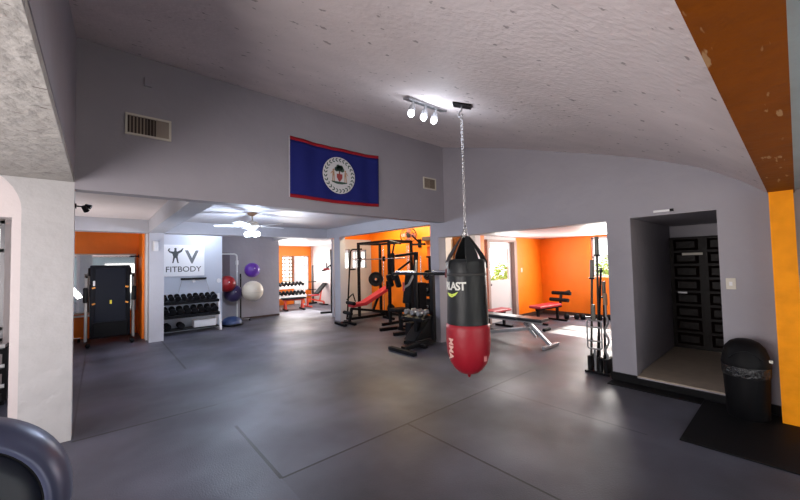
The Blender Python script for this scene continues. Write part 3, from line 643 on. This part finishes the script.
# bin stands on the mat
t.location.z = .0135
o = MB().box(-.10, .09, 0, .86, 0, .010).build('rubber_mat', MATS['new black rubber'], bev=.002); tag(o, 'narrow black rubber strip on the floor along the doorway step', 'mat'); o.location = (4.715, .705, .0005)

# ------------------------------------------------------------ barbell stand and bars
t = thing('barbell_stand', 'black vertical barbell stand on the floor at the end of the grey wall', 'barbell stand', (5.04, 1.80, 0))
q = MB()
q.box(-.14, .14, -.17, .13, 0, .03); q.build('base', BLK, t, .006)
for i, (x, y) in enumerate([(-.08, .08), (.06, .08), (-.08, -.05), (.07, -.06), (0, .01)]):
    MB().lathe([(.030, .03), (.030, .21), (.022, .21), (.022, .10)], Matrix.Translation((x, y, 0)), 14, False).build('holder_tube', BLK, t)
MB().box(-.13, .13, -.15, -.10, .03, .20).build('holder_block', BLKR, t, .01)
DST = mat('dark worn steel', (.05, .045, .04), .4, .5)
def barbell(label, a, b, sl, rs=.025, m=DST):
    a, b = Vector(a), Vector(b); d = (b - a).normalized(); L = (b - a).length
    t = thing('barbell', label, 'barbell', a); Z = Vector((0, 0, 0))
    MB().cyl(Z, d * (L - sl), .0145, n=12).build('shaft', m, t); MB().cyl(d * (L - sl), d * L, rs, n=16).build('sleeve', mat('grey green sleeve', (.17, .17, .145), .45, .4), t)
    MB().cyl(d * (L - sl - .02), d * (L - sl), rs * 1.5, n=16).build('collar', BLK, t)
barbell('tall steel barbell, the tallest in the barbell stand', (5.10, 1.81, .06), (5.02, 1.755, 1.80), .24, .026)
barbell('shorter barbell leaning left in the barbell stand', (5.0, 1.88, .06), (5.0, 1.815, 1.49), .24, .025)
barbell('short barbell at the right of the barbell stand', (5.09, 1.74, .06), (5.05, 1.70, 1.20), .20, .022, BLK)
barbell('thin dark bar in the middle of the barbell stand', (5.02, 1.81, .06), (5.03, 1.72, 1.38), .03, .018, BLK)
t = thing('triceps_bar', 'steel ladder-framed triceps bar in the front of the stand', 'barbell', (4.93, 1.80, .0), R(97)); P = []
for (cx, cz, a0) in ((.055, .66, 0), (-.055, .66, 90), (-.055, .35, 180), (.055, .35, 270)): P += [(cx + .03 * math.cos(R(a0 + a)), 0, cz + .03 * math.sin(R(a0 + a))) for a in range(0, 91, 30)]
MB().tube(P, .010, closed=True).build('frame', STEEL, t)
for z in (.42, .60): MB().cyl((-.085, 0, z), (.085, 0, z), .010).build('grip', STEEL, t)
MB().cyl((0, 0, .69), (0, 0, .90), .023).build('sleeve', MATS['grey green sleeve'], t); MB().cyl((0, 0, .04), (0, 0, .31), .016).build('sleeve', STEEL, t)
t = thing('curl_bar', 'wavy steel curl bar standing nearest the grey wall end', 'barbell', (4.97, 1.665, 0))
MB().tube([(0, 0, .05), (0, 0, .25)] + [(.0, .022 * math.sin((z - .25) / .5 * 4 * PI), z) for z in [.25 + i * .0125 for i in range(1, 40)]] + [(0, 0, .76), (0, 0, .98)], .013).build('shaft', STEEL, t)
MB().cyl((0, 0, .90), (0, 0, 1.05), .024).build('sleeve', FRAMEW, t)
for k, (x, y) in enumerate([(8.95, 3.78), (9.12, 3.46), (9.29, 3.14)]):
    d = dup(db); place(d, (x, y, .075), (0, 0, R(35))); d.scale = (1.1, 1.1, 1.1)
    d['label'] = 'black dumbbell on the floor by the orange wall under the window, %s' % ('left one', 'middle one', 'right one')[k]; d['group'] = 'black dumbbells on the side room floor'

# ------------------------------------------------------------ adjustable bench in front
t = thing('weight_bench', 'black flat adjustable bench with silver legs right of the punching bag', 'bench', (5.85, 3.5, 0))
BP = mat('black bench vinyl', (.022, .023, .03), .33)
q = MB(); q.box(-.15, .15, -.10, .78, .42, .48); q.build('back_pad', BP, t, .02)
q = MB(); q.box(-.15, .15, -.58, -.12, .42, .48); q.build('seat', BP, t, .02)
q = MB(); q.bar((0, .72, .40), (0, -.52, .40), .05, .05); q.build('top_rail', SILV, t, .005)
q = MB(); q.bar((0, .82, .06), (0, -.30, .28), .06, .06); q.build('main_frame', SILV, t, .005)
q = MB(); q.bar((-.0, -.28, .38), (.0, -.66, .03), .06, .05); q.build('leg', SILV, t, .005)
q = MB(); q.bar((-.26, -.66, .03), (.26, -.66, .03), .06, .05); q.build('foot', SILV, t, .005)
q = MB(); q.bar((-.30, .82, .03), (.30, .82, .03), .06, .05); q.build('foot', SILV, t, .005)
for s in (-1, 1): MB().bar((s * .04, -.20, .38), (s * .04, -.42, .14), .012, .05).build('adjuster_plate', CHROME, t)
MB().tube([(-.1, -.60, .30), (.1, -.60, .30)], .03).build('handle', BLKR, t); MB().tube([(0, -.60, .30), (0, -.46, .22)], .012).build('handle_arm', CHROME, t)
t = thing('weight_bench', 'low red bench partly hidden behind the punching bag', 'bench', (6.70, 4.50, 0), R(90))
MB().box(-.14, .14, -.45, .25, .36, .42).build('pad', RED, t, .02); q = MB(); q.bar((0, -.4, .33), (0, .3, .33), .05, .05); q.build('rail', BLK, t)
for y in (-.35, .25):
    MB().bar((0, y, .31), (0, y, .03), .05, .05).build('leg', BLK, t); MB().bar((-.22, y, .022), (.22, y, .022), .05, .044).build('foot', BLK, t)
t = thing('weight_bench', 'red padded bench with raised leg rollers by the orange corner', 'bench', (8.15, 4.02, 0), R(-6))
q = MB(); q.box(-.50, .42, -.15, .15, .37, .44); q.build('pad', RED, t, .025)
q = MB(); q.bar((-.42, 0, .34), (.62, 0, .34), .05, .05); q.build('rail', BLK, t); MB().bar((.58, 0, .34), (.66, 0, .68), .05, .05).build('upright', BLK, t)
for (x, z) in ((.66, .66), (.55, .50)): MB().cyl((x, -.24, z), (x, .24, z), .045).build('roller', BLKR, t)
MB().bar((.66, -.05, .66), (.95, -.05, .70), .04, .04).build('arm', BLK, t)
for x in (-.36, .45):
    MB().bar((x, 0, .33), (x, 0, .03), .05, .05).build('leg', BLK, t); MB().bar((x, -.24, .022), (x, .24, .022), .05, .044).build('foot', BLK, t)

# ------------------------------------------------------------ power rack zone
def plate(parent_label, loc, r, rot, group=None):
    t = thing('weight_plate', parent_label, 'weight plate', loc, 0, group); t.rotation_euler = rot
    MB().lathe([(.026, -.02), (r * .35, -.022), (r * .4, -.012), (r * .85, -.012), (r * .9, -.022), (r, -.018), (r, .018), (r * .9, .022), (r * .85, .012), (r * .4, .012), (r * .35, .022), (.026, .02)], n=32, cap=False).build('disc', BLKR, t)
    MB().lathe([(.026, -.023), (.034, -.023), (.034, .023), (.026, .023), (.026, -.023)], n=16, cap=False).build('hub', STEEL, t)
    return t
t = thing('power_rack', 'black steel power rack with cable arms before the orange wall', 'power rack', (0, 0, 0))
XF, XB, Y0, Y1 = 5.40, 6.15, 6.62, 7.95
for (x, y) in ((XF, Y0), (XF, Y1), (XB, Y0), (XB, Y1)):
    MB().bar((x, y, .07), (x, y, 2.03), .065, .065).build('upright', BLK, t, .006)
for y in (Y0, Y1):
    MB().bar((XF - .25, y, .035), (XB + .15, y, .035), .07, .07).build('base_rail', BLK, t, .006)
    MB().bar((XF - .03, y, 2.06), (XB + .03, y, 2.06), .065, .065).build('top_rail', BLK, t, .006)
MB().bar((XB, Y0 + .04, .11), (XB, Y1 - .04, .11), .06, .06).build('rear_rail', BLK, t, .006)
MB().bar((XB, Y0 + .03, 2.06), (XB, Y1 - .03, 2.06), .06, .06).build('crossbar', BLK, t); MB().bar((XF, Y0 + .03, 2.06), (XF, Y1 - .03, 2.06), .05, .06).build('crossbar', BLK, t)
MB().tube([(XF, Y0, 2.06), (XF - .05, Y0 - .25, 2.02), (XF - .05, Y0 - .5, 1.96)], .02).build('pull_up_arm', BLK, t)
MB().bar((XB, Y0 - .03, 1.98), (XB - .1, Y0 - .60, 1.96), .05, .05).build('cable_arm', BLK, t)
MB().bar((XB, 7.3, 2.03), (XB - .15, 7.42, 1.15), .05, .05).build('swing_arm', BLK, t)
for y in (Y0 + .1, Y0 + .16, Y1 - .15): MB().cyl((XB, y, .15), (XB, y, 2.0), .010).build('guide_rod', CHROME, t)
MB().box(XB - .06, XB + .06, Y0 + .05, Y0 + .22, .15, .75).build('weight_stack', BLKR, t, .004)
MB().box(XF - .02, XF + .04, Y0 - .16, Y0 - .09, 1.10, 1.75).build('lat_handle', BLK, t)
MB().cyl((XF - .06, 5.95, 1.62), (XF - .06, 8.10, 1.62), .014).build('smith_bar', CHROME, t)
for y in (Y0 + .15, Y1 - .15): MB().cbox((XF - .05, y, 1.62), (.06, .05, .12)).build('bar_hook', BLK, t)
plate('round black plate hanging in the rack above the red bench', (5.72, 7.60, 1.08), .20, (R(90), 0, R(-40)))
plate('round black plate leaning at the rack foot in front of the orange wall', (6.37, 7.75, .17), .165, (0, R(80), 0))
t = thing('weight_bench', 'red inclined bench with black feet in front of the rack', 'bench', (4.86, 7.46, 0), R(-6))
q = MB(); q.cbox((.12, 0, .47), (.36, .28, .09), (0, R(-4), 0)); q.build('seat', RED, t, .02)
q = MB(); q.cbox((.68, 0, .66), (.86, .29, .10), (0, R(-26), 0)); q.build('back_pad', RED, t, .02)
MB().bar((-.05, 0, .38), (1.05, 0, .20), .06, .06).build('main_frame', BLK, t, .005)
MB().bar((.60, 0, .27), (.78, 0, .66), .05, .05).build('support', BLK, t)
MB().bar((-.03, 0, .38), (-.10, 0, .03), .06, .06).build('leg', BLK, t); MB().bar((-.34, 0, .05), (-.05, 0, .05), .05, .05).build('base_rail', BLK, t); MB().bar((.98, 0, .22), (1.08, 0, .03), .06, .06).build('leg', BLK, t)
for x, l in ((-.34, .30), (-.08, .30), (1.08, .26)): MB().bar((x, -l, .03), (x, l, .03), .07, .06).build('foot', BLKR, t, .01)
MB().cyl((-.05, -.2, .52), (-.05, .2, .52), .045).build('roller', BLKR, t); MB().cyl((-.14, -.2, .28), (-.14, .2, .28), .045).build('roller', BLKR, t)
t = thing('pull_up_tower', 'slim black tower with a curved top between the pillar and rack', 'tower', (5.12, 8.22, 0))
MB().tube([(.06, -.0, .03), (.16, .05, 1.0), (.22, .05, 1.75)] + [(.22 + .10 * (1 - math.cos(R(a))), .05, 1.80 + .12 * math.sin(R(a))) for a in (20, 50, 80, 90)] + [(.55, -.05, 1.93)], .022).build('mast', BLK, t)
MB().tube([(.20, .05, 1.35), (.33, -.04, 1.36)], .02).build('arm', BLK, t); MB().tube([(.05, 0, .52)] + [(.05 + .2 * math.sin(R(a)), 0, .52 + .16 * math.sin(R(a) * 1.0)) for a in (20, 50, 90)] + [(.33, 0, .45)], .018).build('lower_arm', BLK, t)
MB().bar((-.02, -.1, .022), (.30, -.1, .022), .06, .044).build('foot', BLK, t); MB().bar((.06, -.12, .022), (.06, .12, .022), .05, .04).build('foot', BLK, t)

# wall fan
t = thing('wall_fan', 'round black wall fan on the orange wall above the rack', 'fan', (6.449, 6.58, 2.02)); t.scale = (1.1, 1.1, 1.1)
MB().box(-.03, 0, -.05, .05, -.10, .10).build('wall_mount', BLK, t, .005); MB().tube([(-.02, 0, .02), (-.10, .05, .10), (-.16, .12, .20)], .02).build('arm', BLK, t)
FM = Matrix.Translation((-.22, .18, .20)) @ Euler((0, R(-78), R(38))).to_matrix().to_4x4()
g = MB()
for rr, zz in ((.20, .0), (.19, .035), (.13, .06), (.06, .07), (.19, -.035), (.12, -.06)):
    g.tube([FM @ Vector((rr * math.cos(a), rr * math.sin(a), zz)) for a in [2 * PI * i / 28 for i in range(28)]], .005, 6, True)
for k in range(18):
    a = 2 * PI * k / 18; g.tube([FM @ Vector((r * math.cos(a), r * math.sin(a), z)) for r, z in ((.03, .07), (.13, .06), (.19, .035), (.20, 0), (.19, -.035), (.12, -.06), (.04, -.07))], .0025, 5)
g.build('cage', BLK, t)
for k in range(4):
    a = PI / 2 * k; M = FM @ Matrix.Rotation(a, 4, 'Z') @ Matrix.Rotation(R(22), 4, 'X'); MB().prism([(.03, -.02), (.09, -.06), (.16, -.06), (.175, .0), (.14, .05), (.05, .035)], .003, M).build('blade', mat('dark red fan blade', (.40, .12, .10), .4), t)
MB().cyl(FM @ Vector((0, 0, -.09)), FM @ Vector((0, 0, .06)), .045).build('motor', BLK, t)
o = MB().box(-.12, 0, -.30, .30, -.05, .05).build('wall_shelf', DARKWOODT, bev=.004); tag(o, 'dark short shelf high on the orange wall right of the fan', 'shelf'); o.location = (6.449, 6.10, 2.12)

# chest press machine with pads
t = thing('chest_press_machine', 'bulky black padded press machine with grey arms before the orange wall', 'exercise machine', (5.00, 5.78, 0), R(-10))
for b, w_ in [(((-.35, -.3, .035), (.55, -.3, .035)), .07), (((-.35, .3, .035), (.55, .3, .035)), .07), (((.10, -.27, .035), (.10, .27, .035)), .07)]: MB().bar(*b, w_, .07).build('base_rail', BLK, t, .006)
MB().bar((.35, 0, .05), (.45, 0, 1.75), .08, .08).build('mast', BLK, t, .006); MB().bar((.45, 0, 1.72), (-.10, 0, 1.66), .06, .06).build('boom', BLK, t, .006)
MB().cbox((-.02, 0, .48), (.36, .32, .08)).build('seat', BLKR, t, .025); MB().cbox((.23, 0, .92), (.09, .30, .66), (0, R(8), 0)).build('back_pad', BLKR, t, .03)
MB().bar((.0, 0, .44), (.02, 0, .06), .07, .07).build('seat_post', BLK, t)
for s in (-1, 1):
    MB().tube([(.38, s * .12, 1.55), (.20, s * .36, 1.35), (.0, s * .38, 1.05), (-.12, s * .36, .98)], .025).build('press_arm', BLK if s > 0 else STEEL, t)
    MB().cyl((-.12, s * .36, .92), (-.12, s * .36, 1.10), .022).build('grip', RED if s < 0 else BLKR, t)
    MB().cbox((-.15, s * .16, 1.12), (.10, .13, .28), (0, R(-18), 0)).build('arm_pad', BLKR, t, .03)
MB().box(.42, .62, -.14, .14, .06, 1.05).build('weight_stack', BLKR, t, .006)
for y in (-.08, .08): MB().cyl((.52, y, .1), (.52, y, 1.65), .010).build('guide_rod', CHROME, t)
# leg machine nearer, with long foot
t = thing('leg_machine', 'black leg machine with dumbbell tray and long front foot, left of the punching bag', 'exercise machine', (0, 0, 0))
MB().bar((3.83, 4.08, .035), (3.83, 4.72, .035), .09, .06).build('foot', BLKR, t, .01)
MB().bar((3.86, 4.42, .06), (4.72, 4.50, .06), .08, .08).build('base_rail', BLK, t, .008)
MB().bar((4.30, 4.30, .04), (4.30, 4.85, .04), .08, .06).build('foot', BLK, t, .008)
MB().prism([(4.22, .10), (4.78, .10), (4.78, .50), (4.62, .46)], .30, Matrix.Translation((0, 4.82, 0)) @ UP).build('wedge_cover', BLKP, t, .02)
MB().bar((4.60, 4.40, .10), (4.60, 4.40, 1.27), .07, .07).build('mast', BLK, t, .006); MB().bar((4.70, 4.95, .02), (4.70, 4.95, 1.27), .06, .06).build('mast', BLK, t, .006)
MB().bar((4.52, 5.42, 1.29), (4.72, 4.12, 1.29), .05, .05).build('top_bar', BLK, t, .006)
MB().cyl((4.50, 5.30, 1.33), (4.56, 4.85, 1.33), .022).build('bar_sleeve', CHROME, t); MB().cyl((4.66, 4.45, 1.33), (4.71, 4.15, 1.33), .022).build('bar_sleeve', CHROME, t)
MB().cbox((4.40, 4.64, .50), (.26, .56, .025), (0, R(-16), 0)).build('tray', BLK, t, .004); MB().cbox((4.28, 4.64, .485), (.02, .56, .05)).build('tray_lip', BLK, t)
MB().bar((4.42, 4.64, .1), (4.42, 4.64, .47), .08, .08).build('support', BLK, t)
MB().box(4.55, 4.72, 4.96, 5.12, .04, .34).build('stack_box', BLK, t, .006)
dc = make_dumbbell('', .26, .052, None, STEEL)
for k in range(3):
    d = dc if k == 0 else dup(dc); place(d, (4.40, 4.47 + .16 * k, .60), (0, R(-16), R(90)))
    d['label'] = 'grey steel dumbbell on the tray of the leg machine, %s' % ('nearest the bag', 'middle of three', 'farthest from the bag')[k]; d['group'] = 'steel dumbbells on the leg machine'
# plate tree
t = thing('plate_tree', 'tall black plate tree with a chrome pin between the machines', 'plate tree', (6.05, 5.85, 0))
MB().bar((0, 0, .03), (0, 0, 1.62), .06, .06).build('mast', BLK, t, .005); MB().bar((-.25, 0, .03), (.25, 0, .03), .06, .05).build('foot', BLK, t); MB().bar((0, -.25, .025), (0, .25, .025), .06, .048).build('foot', BLK, t)
MB().tube([(0, 0, 1.60), (-.12, 0, 1.64), (.16, 0, 1.64)], .02).build('handle', BLK, t)
for k, z in enumerate((.45, .85, 1.20)):
    for s in (-1, 1): MB().cyl((s * .03, 0, z), (s * .24, 0, z), .018).build('peg', CHROME, t)
n_ = 0
for z, r in ((.45, .19), (.85, .16), (1.20, .12)):
    for s in (-1, 1):
        plate('black weight plate on the plate tree, %s peg, %s side' % ({.45: 'lowest', .85: 'middle', 1.20: 'top'}[z], 'rack' if s < 0 else 'wall'), (6.05 + s * .10, 5.85, z), r, (0, R(90), 0), 'plates on the plate tree')

# ------------------------------------------------------------ far weights room
t = thing('dumbbell_rack', 'white two-tier dumbbell rack in the bright far room', 'dumbbell rack', (0, 0, 0))
for x in (4.45, 5.80):
    MB().bar((x, 12.0, .0), (x, 12.25, .85), .05, .05).build('upright', WHITEM, t); MB().bar((x, 11.85, .025), (x, 12.5, .025), .05, .05).build('foot', WHITEM, t)
for z, y in ((.74, 12.14), (.42, 12.04)):
    q = MB(); q.cbox((5.125, y, z), (1.30, .26, .02), (R(14), 0, 0)); q.cbox((5.125, y - .13, z - .035), (1.30, .02, .08)); q.build('shelf', WHITEM, t)
for row, (z, y) in enumerate(((.84, 12.14), (.52, 12.04))):
    for k in range(9):
        d = dup(db); place(d, (4.57 + k * .139, y, z - .005), (R(14), 0, 0)); d.scale = (.85, .85, .85)
        d['label'] = 'dark dumbbell on the %s tier in the far room, %s from left' % (('upper', 'lower')[row], ORD[k]); d['group'] = 'dumbbells in the far room'
t = thing('weight_bench', 'flat bench with red legs in front of the far dumbbell rack', 'bench', (5.02, 11.25, 0), R(-8))
MB().box(-.45, .35, -.14, .14, .37, .42).build('pad', BLKR, t, .02); MB().bar((-.40, 0, .34), (.30, 0, .34), .05, .05).build('rail', REDF, t)
for x in (-.32, .25):
    for s in (-1, 1): MB().bar((x, s * .03, .32), (x, s * .12, .06), .04, .04).build('leg', REDF, t)
    MB().bar((x, -.26, .03), (x, .26, .03), .06, .05).build('foot', BLK, t)
t = thing('weight_bench', 'incline bench with red frame and black raised back in the far room', 'bench', (6.05, 11.75, 0), R(8))
MB().cbox((-.10, 0, .40), (.36, .26, .06)).build('seat', RED, t, .02); MB().cbox((.22, 0, .62), (.56, .26, .06), (0, R(-42), 0)).build('back_pad', BLKR, t, .02)
MB().bar((-.35, 0, .30), (.35, 0, .12), .05, .05).build('main_frame', REDF, t); MB().bar((.18, 0, .18), (.26, 0, .58), .04, .04).build('support', REDF, t)
for x in (-.35, .36): MB().bar((x, 0, .28 if x < 0 else .12), (x, 0, .04), .05, .05).build('leg', REDF, t); MB().bar((x, -.25, .022), (x, .25, .022), .06, .044).build('foot', REDF if x < 0 else BLK, t)
t = thing('plate_tree', 'black plate tree against the orange wall of the far room', 'plate tree', (6.32, 12.5, 0))
MB().bar((0, 0, .03), (0, 0, 1.50), .045, .045).build('mast', BLK, t); MB().bar((-.2, 0, .03), (.16, 0, .03), .05, .05).build('foot', BLK, t)
for z in (.55, .85): MB().bar((-.18, 0, z), (.14, 0, z), .03, .03).build('peg', BLK, t)
t = thing('dip_station', 'tall black dip station with side arms left of the middle pillar', 'dip station', (5.50, 9.62, 0), R(-20))
MB().bar((0, 0, .04), (0, 0, 1.98), .06, .06).build('mast', BLK, t); MB().bar((-.35, 0, .025), (.15, 0, .025), .07, .05).build('foot', BLK, t)
MB().tube([(0, 0, 1.50), (-.08, 0, 1.45), (-.16, -.02, 1.34), (-.30, -.04, 1.32)], .022).build('arm', BLK, t); MB().cbox((-.16, -.05, 1.37), (.20, .08, .06)).build('elbow_pad', RED, t, .02)
MB().cyl((-.14, 0, 1.38), (-.14, 0, 1.56), .02).build('grip', BLKR, t)
t = thing('light_switch', 'white square plate on the orange wall of the far room', 'switch', (6.58, 12.999, 1.48))
MB().box(-.07, .07, -.012, 0, -.08, .08).build('plate', WHITEM, t); MB().box(-.02, .02, -.02, -.0121, -.03, .03).build('rocker', CREAM, t)

# ------------------------------------------------------------ rounded machine in the left foreground
HS = mat('blue grey metallic plastic', (.065, .075, .135), .34, .25); HD = mat('dark glossy cover', (.008, .012, .022), .35, spec=.3)
t = thing('exercise_bike', 'blue grey rounded exercise machine housing in the left foreground', 'exercise machine', (-.40, 1.98, 0))
Dv = Vector((.30, -1.98, .75)).normalized()
HM = Matrix.Translation((-.03, 0, .615)) @ Vector((.10, -1, .16)).normalized().to_track_quat('Z', 'Y').to_matrix().to_4x4()
MB().lathe([(.001, -.22), (.22, -.22), (.30, -.19), (.345, -.12), (.36, -.04), (.352, .04), (.345, .07), (.325, .105), (.295, .135), (.275, .14), (.27, .125)], HM, 64, False).build('housing', HS, t)
MB().lathe([(.27, .12), (.262, .134), (.22, .146), (.12, .155), (.001, .156)], HM, 64, False).build('side_cover', HD, t)
MB().lathe([(.262, .118), (.268, .134), (.274, .134), (.272, .122)], HM, 64, False).build('trim_ring', BLK, t)
pl = [(-.07, -.02), (-.05, .012), (.0, .028), (.06, .026), (.075, .0), (.06, -.024), (.0, -.03)]
MB().prism(pl, .008, HM @ Matrix.Translation((.06, .05, .158))).build('crank_arm', mat('pale grey plastic', (.42, .46, .42), .4), t, .003)
MB().box(-.10, .10, -.25, .25, 0, .07).build('base', BLK, t, .02); MB().bar((0, .0, .07), (0, .05, .40), .12, .12).build('frame', HS, t, .01)
# equipment behind the pillar at far left
t = thing('equipment_shelf', 'black low shelf with white bars under the left window', 'shelf', (-1.15, 5.9, 0))
MB().box(-.40, .36, -.02, .30, .02, .06).build('base', BLK, t); 
for x in (-.38, .34): MB().box(x, x + .04, -.02, .30, .06, .66).build('upright', BLK, t)
for z in (.14, .36, .58): MB().box(-.36, .36, 0, .28, z, z + .05).build('shelf', BLK, t); MB().cyl((-.36, -.03, z + .09), (.36, -.03, z + .09), .022).build('bar', WHITEM, t)

# ------------------------------------------------------------ shrubs outside the windows
def shrub(label, c, r, n):
    rnd = random.Random(int(c[0] * 10) + 99); q = MB()
    for k in range(n):
        d = Vector((rnd.gauss(0, 1), rnd.gauss(0, 1), rnd.gauss(0, 1))).normalized() * (rnd.random() ** .4)
        p = Vector((d.x * r[0], d.y * r[1], d.z * r[2] + r[2])); M = Matrix.Translation(p) @ Euler((rnd.random() * 6, rnd.random() * 6, rnd.random() * 6)).to_matrix().to_4x4()
        q.add([(-.03, 0, 0), (0, -.09, .012), (.03, 0, 0), (0, .09, .012)], [(0, 1, 2, 3)], False, M)
    t = thing('shrub', label, 'shrub', c)
    q.build('foliage', LEAF, t); MB().cyl((0, 0, 0), (0, 0, r[2] * 1.4), .05, .03).build('stem', DARKWOODT, t)
shrub('green shrub outside the left window', (-1.9, 9.0, -.13), (.9, .8, .75), 1500)
shrub('green shrub outside the side room window', (13.5, 3.3, -.13), (.9, 1.8, 1.0), 2200)
shrub('green shrub outside the white door', (9.9, 6.3, -.13), (.8, .5, .80), 700)
